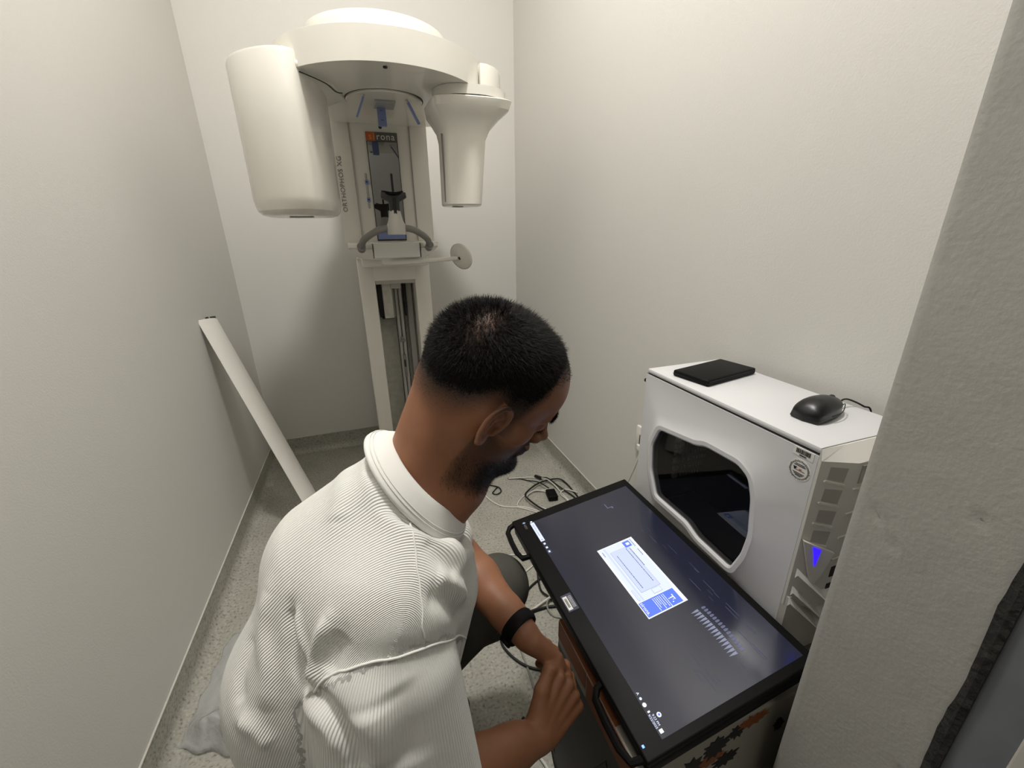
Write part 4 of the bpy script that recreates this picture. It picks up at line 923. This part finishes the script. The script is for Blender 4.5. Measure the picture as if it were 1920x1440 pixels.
f = Field((-0.12, 0.36, 0.80), (0.34, 0.74, 1.22), 0.0020)
f.ell(H(-0.008, 0, 0.043), HR, (0.100, 0.076, 0.075), 0.01); f.ell(H(0.030, 0, 0.030), HR, (0.066, 0.064, 0.064), 0.02)
f.ell(H(-0.045, 0, 0.015), HR, (0.058, 0.062, 0.062), 0.02)
f.ell(H(0.040, 0, -0.040), HR, (0.050, 0.052, 0.066), 0.02)
for sg in (-1, 1):
    f.cone(H(-0.012, sg * 0.055, -0.045), H(0.076, sg * 0.018, -0.094), 0.016, 0.016, 0.022)
    f.cone(H(-0.012, sg * 0.056, -0.045), H(0.0, sg * 0.060, 0.01), 0.014, 0.014, 0.02)
    f.ell(H(0.052, sg * 0.040, -0.020), HR, (0.024, 0.020, 0.020), 0.018)
f.cone(H(0.06, -0.012, -0.097), H(0.06, 0.012, -0.097), 0.017, 0.017, 0.02); f.ell(H(0.088, 0, -0.096), HR, (0.021, 0.023, 0.018), 0.014)
f.cone(H(0.02, 0, -0.075), H(0.06, 0, -0.09), 0.03, 0.02, 0.02)
for sg in (-1, 1):
    f.ell(H(0.094, sg * 0.031, 0.004), HR, (0.017, 0.016, 0.013), 0.010, 's')
    f.cone(H(0.0875, sg * 0.014, 0.020), H(0.076, sg * 0.044, 0.022), 0.0085, 0.007, 0.010)
    f.ell(H(0.0745, sg * 0.0305, 0.002), HR, (0.0150, 0.0150, 0.0145), 0.003)
    f.ell(H(0.1005, sg * 0.0115, -0.0335), HR, (0.0105, 0.0075, 0.0080), 0.006)
f.cone(H(0.088, 0, 0.014), H(0.109, 0, -0.024), 0.0075, 0.0085, 0.010); f.ell(H(0.1125, 0, -0.0285), HR, (0.0110, 0.0100, 0.0090), 0.006)
for sg in (-1, 1): f.ell(H(0.1045, sg * 0.0065, -0.040), HR, (0.005, 0.003, 0.003), 0.003, 's')
f.ell(H(0.0860, 0, -0.058), HR, (0.019, 0.026, 0.018), 0.010)
f.ell(H(0.0985, 0, -0.0535), HR, (0.0080, 0.021, 0.0050), 0.004); f.ell(H(0.0955, 0, -0.0645), HR, (0.0085, 0.019, 0.0062), 0.004)
f.ell(H(0.1040, 0, -0.0590), HR, (0.0060, 0.022, 0.0015), 0.002, 's')
# ears
EARS = []
for sg in (-1, 1):
    eo = nrm(sg * Lh * 0.84 + Fh * 0.52)     # the concha faces out and forward, the rim flares at the back
    eu = Uh * 0.98 + Fh * 0.12; eu = nrm(eu - eu.dot(eo) * eo); ef = np.cross(eu, eo) * 1.0
    if ef.dot(Fh) < 0: ef = -ef
    ec = H(0.001, sg * 0.0815, -0.006); ER = np.array([ef, eo, eu])
    EARS.append((ec, ER)); f.ell(ec, ER, (0.0155, 0.0040, 0.0275), 0.006)
    f.cone(H(0.010, sg * 0.068, -0.008), ec + 0.004 * ef - 0.004 * eu, 0.012, 0.008, 0.008)
    hp = [(0.013, -0.004), (0.016, 0.012), (0.010, 0.027), (-0.003, 0.0325), (-0.014, 0.026), (-0.0185, 0.012), (-0.017, -0.004), (-0.012, -0.018), (-0.003, -0.028)]
    hp3, _ = spline([ec + a * ef + c_ * eu + 0.0045 * eo for a, c_ in hp], [1] * len(hp), 3)
    for p, q in zip(hp3[:-1], hp3[1:]): f.cone(p, q, 0.0037, 0.0037, 0.0015)
    ap = [(0.004, 0.017), (-0.006, 0.014), (-0.0095, 0.003), (-0.007, -0.010)]
    for p, q in zip(ap[:-1], ap[1:]): f.cone(ec + p[0] * ef + p[1] * eu + 0.0035 * eo, ec + q[0] * ef + q[1] * eu + 0.0035 * eo, 0.0028, 0.0028, 0.0025)
    f.ell(ec + 0.001 * ef - 0.027 * eu + 0.002 * eo, ER, (0.008, 0.0045, 0.009), 0.004)
    f.ell(ec + 0.003 * ef - 0.003 * eu + 0.0065 * eo, ER, (0.0085, 0.0080, 0.0125), 0.002, 's'); f.ell(ec - 0.006 * ef + 0.018 * eu + 0.0065 * eo, ER, (0.005, 0.004, 0.007), 0.002, 's')
    f.cone(ec + 0.012 * ef - 0.004 * eu + 0.003 * eo, ec + 0.011 * ef - 0.012 * eu + 0.003 * eo, 0.0038, 0.0035, 0.003)
# neck and upper chest
nb = H(-0.045, 0, -0.03)
f.cone(nb, nk + np.array([-0.012, 0.0, -0.02]), 0.055, 0.064, 0.03); f.cone(H(0.0, 0, -0.055), nk + np.array([0.03, -0.01, -0.02]), 0.045, 0.052, 0.03)
f.cone(nk + [-0.03, -0.005, -0.03], shR + [0.03, 0.05, -0.03], 0.045, 0.045, 0.03); f.cone(nk + [-0.03, 0.0, -0.03], shL + [-0.0, -0.05, -0.04], 0.045, 0.042, 0.03)
f.cone(nk + [-0.01, 0, -0.06], nk + [-0.06, 0, -0.11], 0.06, 0.05, 0.02)
V1, Q1 = f.mesh(); HeadField = f

# arms and hands
f = Field((-0.14, 0.30, 0.40), (0.36, 0.80, 0.90), 0.0022)
def arm(sh, el, wr, outdir):
    f.cone(sh, el, 0.046, 0.040, 0.02); mid = el + (wr - el) * 0.28
    f.cone(el, mid, 0.040, 0.042, 0.02); f.cone(mid, el + (wr - el) * 0.8, 0.042, 0.030, 0.02); f.cone(el + (wr - el) * 0.75, wr, 0.030, 0.0255, 0.015)
arm(shR, elR, wrR, 0); arm(shL, elL, wrL, 0)
def hand(wr, d, n_, curls, thumb_pts, sp=0.0205, L=0.088, tw=1.0):
    """d: along the palm, n_: out of the back of the hand, side: toward the thumb"""
    d = nrm(d); n_ = nrm(np.array(n_) - np.dot(n_, d) * d); sd_ = np.cross(d, n_) * tw
    lens = [(0.040, 0.026, 0.022), (0.044, 0.029, 0.023), (0.041, 0.027, 0.022), (0.033, 0.021, 0.020)]
    out = {}
    for i in range(4):
        o_ = (1.5 - i) * sp; base = wr + sd_ * (o_ * 0.55) + d * 0.012; kn = wr + d * (L - abs(i - 1.2) * 0.004) + sd_ * o_ + n_ * (0.004 - 0.003 * abs(i - 1.5))
        f.cone(base, kn, 0.0160, 0.0112, 0.008); f.ell(kn + n_ * 0.0035, np.eye(3), (0.0095, 0.0095, 0.0095), 0.003); f.cone(base + n_ * 0.013, kn + n_ * 0.0065, 0.002, 0.0025, 0.008)
        p = kn; a = 0.0; r_ = 0.0098 if i < 3 else 0.0088
        for j, l in enumerate(lens[i]):
            a += curls[i][j]; q = p + l * (math.cos(a) * d - math.sin(a) * n_) - sd_ * (0.0015 * (1.5 - i) * (j == 2))
            f.cone(p, q, r_ - 0.0007 * j, r_ - 0.0007 * (j + 1), 0.0028); p = q
        out[i] = p
    f.cone(wr + d * 0.02 - n_ * 0.006, wr + d * 0.06 - n_ * 0.010, 0.024, 0.016, 0.014, sq=(n_, 1.35))
    tp = [wr + d * a_ + sd_ * b__ - n_ * c_ for a_, b__, c_ in thumb_pts]
    for (p, q), (ra, rb) in zip(zip(tp[:-1], tp[1:]), ((0.0175, 0.0125), (0.0120, 0.0108), (0.0106, 0.0088))): f.cone(p, q, ra, rb, 0.006)
    return out, tp, d, n_, sd_
# right hand closes over the fingers of the left; thumb rides on top
dR = np.array([0.090, 0.048, 0.024]); nR = np.array([0.18, -0.62, -0.62])
dR = nrm(dR)
hR = hand(wrR, dR, np.array([0.30, -0.72, 0.50]), [(0.8, 1.0, 0.5), (0.85, 1.0, 0.5), (0.9, 1.0, 0.5), (0.95, 1.0, 0.5)], [(0.012, 0.020, 0.000), (0.044, 0.044, -0.002), (0.076, 0.052, 0.002), (0.102, 0.034, 0.010)], tw=-1.0)
hL = hand(wrL, np.array([0.080, -0.020, -0.088]), np.array([0.60, 0.30, 0.55]), [(0.3, 0.6, 0.4), (0.25, 0.5, 0.3), (0.2, 0.4, 0.3), (0.15, 0.35, 0.2)], [(0.012, 0.016, 0.004), (0.036, 0.024, 0.006), (0.056, 0.024, 0.008), (0.074, 0.018, 0.010)], L=0.066, tw=1.0)
V2, Q2 = f.mesh()
V1 = relax(V1, Q1, 1, 0.4); V2 = relax(V2, Q2, 1, 0.4)
# local head coordinates give stubble, hair shading and lips
loc = (V1 - HC) @ HR.T
hx, hy, hz = loc[:, 0], loc[:, 1], loc[:, 2]
jit = rng.normal(0, 1, len(V1))
# hairline height as a function of x (front to back)
hl = np.interp(hx, [-0.12, -0.08, -0.045, -0.015, 0.005, 0.03, 0.042, 0.052, 0.072, 0.10], [-0.028, -0.025, -0.010, 0.020, 0.012, 0.014, 0.045, 0.074, 0.084, 0.088])
scalp = sstep(-0.030, 0.034, hz - hl) * 0.97
crown = np.exp(-(((hx + 0.068) / 0.022) ** 2 + ((hy + 0.036) / 0.024) ** 2)) * (hz > 0.05)
earm = np.zeros(len(V1), bool)
for ec_, ER_ in EARS:
    q_ = (V1 - ec_) @ ER_.T; earm |= ((q_[:, 0] / 0.021) ** 2 + (q_[:, 2] / 0.033) ** 2 < 1) & (q_[:, 1] > -0.006)
scalp = scalp * (1 - 0.5 * crown) * (~earm)
bl = np.interp(hx, [-0.03, -0.012, 0.005, 0.02, 0.05, 0.075, 0.10], [-0.200, -0.075, 0.02, -0.028, -0.048, -0.042, -0.040])
beard = sstep(0.012, -0.010, hz - bl) * sstep(-0.024, 0.002, hx) * sstep(-0.120, -0.100, hz)
beard = beard * (~earm)
strong = beard * np.clip(sstep(-0.060, -0.082, hz) * sstep(0.015, 0.045, hx) + sstep(0.080, 0.092, hx) * sstep(-0.038, -0.043, hz) * (np.abs(hy) < 0.034), 0, 1)
lipm = (hx > 0.088) & (np.abs(hy) < 0.021) & (hz > -0.071) & (hz < -0.048)
stub = np.clip(0.60 * beard + 0.4 * strong, 0, 1); stub[lipm] = 0
sideb = (hx > -0.0) & (hx < 0.045) & (hz > -0.03) & (hz < 0.035) & ~earm
stub = np.where(sideb, np.maximum(stub, 0.6 * sstep(0.0, 0.012, hx) * sstep(0.045, 0.026, hx)), stub)
nv1 = len(V1); z2 = np.zeros(len(V2))
me = to_mesh('body', np.concatenate([V1, V2]), np.concatenate([Q1, Q2 + nv1]), {'stubble': np.concatenate([stub, z2]), 'scalp': np.concatenate([scalp, z2]), 'lips': np.concatenate([lipm * 0.7, z2])})
body = link('body', me, M['skin'], PR, smooth=True)

def strands(name, V, Q, w, count, length, width, m, dirf, parent, seg=3, lift=0.0, curl=0.35):
    P = V[Q]; e1 = P[:, 1] - P[:, 0]; e2 = P[:, 3] - P[:, 0]; N_ = np.cross(e1, e2); A = np.linalg.norm(N_, axis=1) + 1e-12; N_ = N_ / A[:, None]
    ww = w[Q].mean(1) * A; ww /= ww.sum(); pick = rng.choice(len(Q), count, p=ww)
    u = rng.random(count)[:, None]; v = rng.random(count)[:, None]
    base = P[pick, 0] * (1 - u) * (1 - v) + P[pick, 1] * u * (1 - v) + P[pick, 2] * u * v + P[pick, 3] * (1 - u) * v
    n_ = N_[pick]; T = dirf(base, n_) + curl * rng.normal(0, 1, (count, 3)); T -= 0.15 * (T * n_).sum(1)[:, None] * n_; T /= np.linalg.norm(T, axis=1)[:, None]
    Ln = length(base) * (0.6 + 0.7 * rng.random(count)); side = np.cross(T, n_); side /= (np.linalg.norm(side, axis=1)[:, None] + 1e-9)
    verts = []; 
    for j in range(seg + 1):
        t_ = j / seg; c = base + lift * n_ + (T * (t_) - n_ * 0.22 * t_ * t_) * Ln[:, None] - n_ * 0.0006 * (1 - t_)
        wd_ = width * (1 - t_ ** 2 * 0.9); verts += [c - side * wd_ * 0.5, c + side * wd_ * 0.5]
    VV = np.stack(verts, 1).reshape(-1, 3); nvp = 2 * (seg + 1); b0 = np.arange(count)[:, None] * nvp
    F_ = np.concatenate([b0 + np.array([[2 * j, 2 * j + 1, 2 * j + 3, 2 * j + 2]]) for j in range(seg)], 0)
    return link(name, to_mesh(name, VV, F_), m, parent, smooth=False)
def hl_at(b_):
    l = (b_ - HC) @ HR.T
    return l, l[:, 2] - np.interp(l[:, 0], [-0.12, -0.08, -0.045, -0.015, 0.005, 0.03, 0.042, 0.052, 0.072, 0.10], [-0.028, -0.025, -0.010, 0.020, 0.012, 0.014, 0.045, 0.074, 0.084, 0.088])
def hair_dir(b_, n_):
    l, hh = hl_at(b_); a = (l[:, 0] + 0.047)[:, None] * Fh + (l[:, 1] + 0.01)[:, None] * Lh; a /= (np.linalg.norm(a, axis=1)[:, None] + 0.006)
    down = -sstep(0.08, 0.02, l[:, 2])[:, None] * Uh * 0.8
    t_ = a * 0.8 + down + 0.35 * Fh; t_ -= (t_ * n_).sum(1)[:, None] * n_
    return t_ * 0.9 + n_ * 0.62
def hair_len(b_):
    l, hh = hl_at(b_); return 0.0012 + 0.0135 * sstep(0.012, 0.065, hh) + 0.004 * sstep(0.03, 0.08, l[:, 0])
l1 = loc; hh1 = hz - hl
wh = 0.12 * (hx < 0.02) * sstep(-0.03, -0.005, hh1) + 0.88 * sstep(-0.010, 0.030, hh1); wh = wh * (1 - 0.78 * crown) * (~earm) * (hz > -0.04)
strands('hair', V1, Q1, wh, 60000, hair_len, 0.00055, M['hair'], hair_dir, body, seg=2)
def beard_dir(b_, n_): return n_ * 0.6 - Uh * 0.8 + Fh * 0.15
wb = np.clip(0.40 * beard + 1.0 * strong, 0, 1) * (~lipm)
strands('beard', V1, Q1, wb, 26000, lambda b_: 0.0012 + 0.0060 * sstep(-0.055, -0.09, ((b_ - HC) @ HR.T)[:, 2]), 0.00036, M['beard'], beard_dir, body, seg=1)
# eyebrows and lashes
wbrow = ((hx > 0.062) & (np.abs(hz - 0.0235) < 0.0048) & (np.abs(hy) > 0.011) & (np.abs(hy) < 0.047)).astype(float)
strands('eyebrows', V1, Q1, wbrow, 2600, lambda b_: np.full(len(b_), 0.0065), 0.0005, M['hair'], lambda b_, n_: n_ * 0.45 + np.sign((b_ - HC) @ Lh)[:, None] * Lh * 0.7 - 0.2 * Uh, body, seg=1, curl=0.2)
wl = ((hx > 0.080) & (np.abs(hz + 0.0045) < 0.0012) & (np.abs(np.abs(hy) - 0.0305) < 0.0125)).astype(float)
strands('eyelashes', V1, Q1, wl, 260, lambda b_: np.full(len(b_), 0.0065), 0.0004, M['hair'], lambda b_, n_: n_ * 0.9 + 0.1 * Uh, body, seg=1, curl=0.2)
# wristband
wd_ = nrm(wrL - elL); wc = wrL - wd_ * 0.018
mt = frame(wc, wd_, (0, 0, 1))
B().lathe([(0.0285, -0.011), (0.0325, -0.0115), (0.0350, -0.006), (0.0340, 0), (0.0350, 0.006), (0.0325, 0.0115), (0.0285, 0.011), (0.0285, -0.011)], (0, 0, 0), 40, 'x', mtx=mt).done('wristband', M['black'], PR, angle=0.7)
B().box((-0.011, -0.011, 0.030), (0.011, 0.011, 0.0385), 0.004, mtx=mt @ Matrix.Rotation(math.radians(25), 4, 'X')).done('wristband_buckle', M['black'], PR, angle=0.6)

# t-shirt
f = Field((-0.46, 0.22, 0.30), (0.24, 0.86, 1.02), 0.0040)
hipR, hipL = np.array([-0.235, 0.44, 0.42]), np.array([-0.17, 0.66, 0.42])
k = 0.05
f.cone(nk + [-0.035, -0.01, -0.045], nk + [-0.13, 0.0, -0.13], 0.095, 0.115, k)
f.cone(shR + [-0.02, 0.055, -0.035], [-0.120, 0.50, 0.66], 0.088, 0.115, k); f.cone([-0.120, 0.50, 0.66], [-0.160, 0.50, 0.34], 0.118, 0.120, k)
f.cone(shL + [-0.03, -0.05, -0.05], [-0.06, 0.64, 0.66], 0.088, 0.115, k); f.cone([-0.06, 0.64, 0.66], [-0.12, 0.66, 0.34], 0.115, 0.115, k)
f.cone(nk + [-0.02, -0.065, -0.060], shR + [0.01, 0.01, -0.012], 0.052, 0.066, k); f.cone(nk + [-0.02, 0.06, -0.07], shL + [0, 0, -0.02], 0.052, 0.058, k)
f.cone(shR + [0.05, 0.09, -0.07], [-0.02, 0.50, 0.62], 0.075, 0.09, k)
CD = nrm([0.78, -0.05, 0.62]); CC = np.array([0.056, 0.550, 0.918])
def neckcut(X, Y_, Z_):
    p = (X - CC[0], Y_ - CC[1], Z_ - CC[2]); h_ = p[0] * CD[0] + p[1] * CD[1] + p[2] * CD[2]
    rho = np.sqrt(np.maximum(p[0] ** 2 + p[1] ** 2 + p[2] ** 2 - h_ * h_, 0))
    return -(h_ + np.where(rho < 0.102, 0.010 + 0.95 * np.maximum(rho - 0.0725, 0), 0.038 - 1.3 * (rho - 0.102))) / 1.5
f.apply(CC - 0.15, CC + 0.15, neckcut, 0.012, 's')
TorsoCopy = f.D.copy()
# sleeves, dropped shoulder: a wide tube hanging from the seam
se = elR + (elR - shR) * 0.05
s0 = shR + (se - shR) * 0.26
f.cone(s0 + [-0.005, -0.012, 0.005], se + [0.018, -0.03, 0.045], 0.079, 0.092, 0.012, sq=(np.cross(nrm(se - shR), sax), 0.92))
sl_e = elL + (shL - elL) * 0.30
f.cone(shL + [-0.01, 0.0, -0.02], sl_e + [-0.01, 0, 0], 0.056, 0.066, 0.02)
# folds in the cloth: (points on the cloth, height, width)
FOLD_LINES = [([(-0.1287, 0.4388, 0.8402), (-0.1289, 0.422, 0.8173), (-0.124, 0.4032, 0.7874), (-0.1093, 0.3641, 0.7935)], -0.012, 0.010), ([(-0.1213, 0.4309, 0.8416), (-0.1164, 0.4067, 0.8216), (-0.1098, 0.371, 0.794)], 0.006, 0.006),
    ([(-0.0801, 0.3907, 0.8568), (-0.0927, 0.3862, 0.8356), (-0.1012, 0.381, 0.8137), (-0.1075, 0.3677, 0.7934)], 0.010, 0.009), ([(-0.0692, 0.3704, 0.8521), (-0.0788, 0.367, 0.8291), (-0.0886, 0.3601, 0.8171)], -0.007, 0.012),
    ([(-0.1057, 0.359, 0.7965), (-0.0867, 0.3308, 0.7915), (-0.0691, 0.3102, 0.7696), (-0.0627, 0.3002, 0.7413)], -0.014, 0.012), ([(-0.1293, 0.3907, 0.7547), (-0.0987, 0.3386, 0.782), (-0.0806, 0.315, 0.7601)], 0.004, 0.012),
    ([(-0.1611, 0.4783, 0.8372), (-0.1693, 0.4586, 0.8007), (-0.1616, 0.4233, 0.7701), (-0.1674, 0.4041, 0.7372)], 0.007, 0.016), ([(-0.1892, 0.4752, 0.781), (-0.2012, 0.4528, 0.7499), (-0.2013, 0.4281, 0.7287)], -0.006, 0.012),
    ([(-0.2018, 0.4183, 0.7157), (-0.1812, 0.3985, 0.7166), (-0.1684, 0.3863, 0.7011)], 0.008, 0.012), ([(0.0519, 0.4703, 0.8844), (0.0641, 0.4323, 0.8809), (0.0714, 0.4181, 0.8486)], 0.008, 0.013),
    ([(0.0326, 0.4227, 0.9059), (0.0476, 0.4083, 0.8815), (0.0579, 0.4024, 0.8591)], -0.006, 0.011), ([(0.035, 0.3936, 0.8732), (0.0532, 0.3956, 0.8572), (0.0688, 0.4101, 0.8092)], 0.010, 0.012), ([(0.0223, 0.374, 0.8667), (0.0459, 0.3786, 0.8454), (0.0605, 0.4032, 0.7882)], -0.006, 0.012),
    ([(-0.024, 0.5278, 0.9615), (-0.0169, 0.5032, 0.954)], -0.006, 0.008), ([(-0.0577, 0.5812, 0.93), (-0.0629, 0.5149, 0.929), (-0.0705, 0.4835, 0.9122)], 0.004, 0.016), ([(-0.0496, 0.3186, 0.8019), (-0.0485, 0.3065, 0.7719), (-0.0519, 0.2984, 0.746)], 0.008, 0.02), ([(-0.0221, 0.3231, 0.8129), (-0.0165, 0.306, 0.7789), (-0.022, 0.2942, 0.7345)], -0.006, 0.022)]
V, Q = f.mesh(); V = relax(V, Q, 3, 0.5); down = nrm(se - shR)
def vnorm(V, Q):
    fn_ = np.cross(V[Q[:, 2]] - V[Q[:, 0]], V[Q[:, 3]] - V[Q[:, 1]]); N_ = np.zeros_like(V)
    for a_ in range(4): np.add.at(N_, Q[:, a_], fn_)
    return N_ / (np.linalg.norm(N_, axis=1)[:, None] + 1e-12)
VN = vnorm(V, Q); disp = np.zeros(len(V))
for pts_, amp, w_ in FOLD_LINES:
    P_ = [np.array(p) for p in pts_]
    P_, _ = spline(P_, [1] * len(P_), 6); P_ = np.array(P_); best = np.full(len(V), 9.0); tt = np.zeros(len(V))
    for i_ in range(len(P_) - 1):
        a_ = P_[i_]; ab = P_[i_ + 1] - a_; t_ = np.clip(((V - a_) @ ab) / (ab.dot(ab) + 1e-12), 0, 1); d_ = np.linalg.norm(V - a_ - t_[:, None] * ab, axis=1)
        m_ = d_ < best; best[m_] = d_[m_]; tt[m_] = (i_ + t_[m_]) / (len(P_) - 1)
    disp += amp * np.exp(-(best / w_) ** 2) * np.clip(np.sin(PI * np.clip(tt * 0.86 + 0.07, 0, 1)) * 1.6, 0, 1)
V0 = V.copy(); V = V + VN * disp[:, None]
# cut cloth so the skin emerges: open neck and hem via removing faces inside the neck hole is unnecessary (closed volume around the body)
in_t = Field.__new__(Field)
ii = np.clip(np.round((V0 - f.lo) / f.h).astype(int), 0, f.n - 1); tors = TorsoCopy[ii[:, 0], ii[:, 1], ii[:, 2]]
down = nrm(se - shR); perp = nrm(np.cross(down, [0.0, 0.0, 1.0]) + 1e-6)
q0 = s0 + [-0.005, -0.012, 0.005]; sab = se + [0.018, -0.03, 0.045] - q0; st_ = np.clip(((V0 - q0) @ sab) / sab.dot(sab), 0, 1); sdist = np.linalg.norm(V0 - q0 - st_[:, None] * sab, axis=1) - (0.079 + 0.013 * st_)
spl_ = np.array([(-0.1078, 0.3628, 0.7922), (-0.0404, 0.3429, 0.8296), (0.0717, 0.4429, 0.6997)]); spn = nrm(np.cross(spl_[1] - spl_[0], spl_[2] - spl_[0])); spn = spn * np.sign(spn.dot(down))
sleeve = ((sdist < 0.022 + 0.018 * sstep(-0.05, 0.0, (V0 - q0) @ nrm(np.cross(sax, nrm(nk - np.array([-0.16, 0.55, 0.40])))))) | (tors > 0.01)) & (((V0 - spl_[1]) @ spn) > 0)
spine = nrm(nk - np.array([-0.16, 0.55, 0.40]))
fbd = nrm(np.cross(sax, spine)); latd = np.cross(spine, fbd); s_ = (V0 - nk) @ spine; ctr = nk + s_[:, None] * spine + np.array([-0.02, 0, 0]) * sstep(0.0, -0.2, s_)[:, None]
a_ = (V0 - ctr) @ latd; b__ = (V0 - ctr) @ fbd; cf = 0.205 - 0.095 * sstep(-0.06, -0.30, s_)
w_ = np.arccos((a_ + 1j * b__) / cf); ribT = np.real(w_) * 0.185; e_s = nrm(np.array([0.85, -0.45, 0.1])); e_s = nrm(e_s - e_s.dot(down) * down)
ang = np.arctan2((V0 - s0) @ np.cross(down, e_s), (V0 - s0) @ e_s); ribS = ang * 0.078
# split the mesh so the two rib systems do not blend across the seam
fs = sleeve[Q].mean(1) > 0.5
me_parts = []
def submesh(mask, rib):
    q = Q[mask]; used = np.unique(q); mp_ = np.full(len(V), -1); mp_[used] = np.arange(len(used)); return V[used], mp_[q], rib[used], used
# avoid the arctan wrap: unwrap side is placed under the arm
Va, Qa, Ra, _ = submesh(~fs, ribT); Vb, Qb, Rb, _ = submesh(fs, ribS)
wrapq = (Rb[Qb].max(1) - Rb[Qb].min(1)) < 0.1
Qb2 = Qb[~wrapq]; 
me = to_mesh('tshirt', np.concatenate([Va, Vb]), np.concatenate([Qa, Qb + len(Va)]), {'rib': np.concatenate([Ra, Rb])})
b2 = bmesh.new(); b2.from_mesh(me); bmesh.ops.remove_doubles(b2, verts=b2.verts[:], dist=1e-7); b2.to_mesh(me); b2.free()
shirt = link('tshirt', me, M['shirt'], PR, smooth=True)
# ribbed collar: a band around the neck base
cd, cc = CD, CC; e1 = nrm(np.array([1, 0, -0.35]) - np.dot([1, 0, -0.35], cd) * cd); e2 = np.cross(cd, e1)
t = bmesh.new(); rings = []
NC = 72
prof = [(0.0, 0.0), (0.0015, 0.0022), (0.004, 0.002), (0.012, -0.004), (0.021, -0.013), (0.0285, -0.023), (0.029, -0.027), (0.024, -0.030), (0.010, -0.020), (0.0, -0.008)]
for i in range(NC):
    a = 2 * PI * i / NC; dr = math.cos(a) * e1 * 0.0725 + math.sin(a) * e2 * 0.0725; rn = nrm(dr)
    rings.append([t.verts.new(cc + dr + rn * p[0] + cd * p[1]) for p in prof])
for i in range(NC):
    a = rings[i]; b_ = rings[(i + 1) % NC]
    for k_ in range(len(prof)): t.faces.new((a[k_], a[(k_ + 1) % len(prof)], b_[(k_ + 1) % len(prof)], b_[k_]))
co_ = B().add(t).done('collar', M['collar'], shirt, smooth=True)
for rr_, hh_ in ((0.0235, -0.0155), (0.0265, -0.0190)):
    pts_ = []
    for i in range(NC + 1):
        a = 2 * PI * i / NC; dr = math.cos(a) * e1 * 0.0725 + math.sin(a) * e2 * 0.0725; pts_.append(cc + dr + nrm(dr) * rr_ + cd * hh_)
    B().tube(pts_, 0.0008, 5, smooth=False).done('stitching', M['collar'], shirt, smooth=True)
def seam(line, r=0.0022, nm='seam'):
    P_ = [np.array(p) for p in line]
    if len(P_) > 1:
        P_, _ = spline(P_, [1] * len(P_), 4); ix = [int(np.argmin(((V0 - p) ** 2).sum(1))) for p in P_]; P_ = [V0[i_] + VN[i_] * (disp[i_] + 0.0004) for i_ in ix]
        P_ = [P_[0]] + [(P_[i_ - 1] + P_[i_] * 2 + P_[i_ + 1]) / 4 for i_ in range(1, len(P_) - 1)] + [P_[-1]]
        B().tube(P_, r, 8).done(nm, M['collar'], shirt, smooth=True)
seam([(0.0201, 0.4592, 0.9095), (0.0188, 0.4274, 0.914), (0.017, 0.3985, 0.892), (0.0154, 0.374, 0.8692), (0.0129, 0.3512, 0.8479), (0.0123, 0.3503, 0.8366)], 0.0011)
seam([(-0.1078, 0.3639, 0.793), (-0.0904, 0.3591, 0.8114), (-0.0674, 0.3505, 0.8237), (-0.0401, 0.3427, 0.832), (-0.0077, 0.343, 0.8304), (0.021, 0.3505, 0.8215), (0.048, 0.3755, 0.7897), (0.0756, 0.4465, 0.698)], 0.0015)

# trousers and shoes
f = Field((-0.36, 0.18, 0.0), (0.42, 0.98, 0.66), 0.006)
hR_, hL_ = np.array([-0.20, 0.45, 0.33]), np.array([-0.15, 0.66, 0.33]); kR, kL = np.array([0.13, 0.25, 0.40]), np.array([0.214, 0.752, 0.450]); aR, aL = np.array([-0.04, 0.33, 0.09]), np.array([-0.05, 0.81, 0.10])
f.ell([-0.18, 0.55, 0.34], np.eye(3), (0.14, 0.17, 0.13), 0.04)
f.cone(hR_, kR, 0.10, 0.068, 0.03); f.cone(kR, aR, 0.064, 0.058, 0.01); f.cone(hL_, kL, 0.10, 0.072, 0.03); f.cone(kL, aL, 0.066, 0.062, 0.008)
f.cone(kL + [0.0, 0.01, 0.0], kL + [-0.02, 0.015, -0.09], 0.066, 0.064, 0.02)
V, Q = f.mesh(); V = relax(V, Q, 3, 0.5)
link('trousers', to_mesh('trousers', V, Q), M['trousers'], PR, smooth=True)
for a_ in (aR, aL):
    f = Field(a_ - [0.13, 0.1, 0.1], a_ + [0.22, 0.1, 0.06], 0.006)
    f.cone([a_[0] - 0.04, a_[1], 0.040], [a_[0] + 0.15, a_[1] - 0.02, 0.032], 0.038, 0.031, 0.03); f.cone([a_[0], a_[1], 0.06], [a_[0], a_[1], 0.10], 0.042, 0.040, 0.02)
    V, Q = f.mesh(); V[:, 2] = np.maximum(V[:, 2], 0.001); link('shoe', to_mesh('shoe', V, Q), M['shoe'], PR, smooth=True)
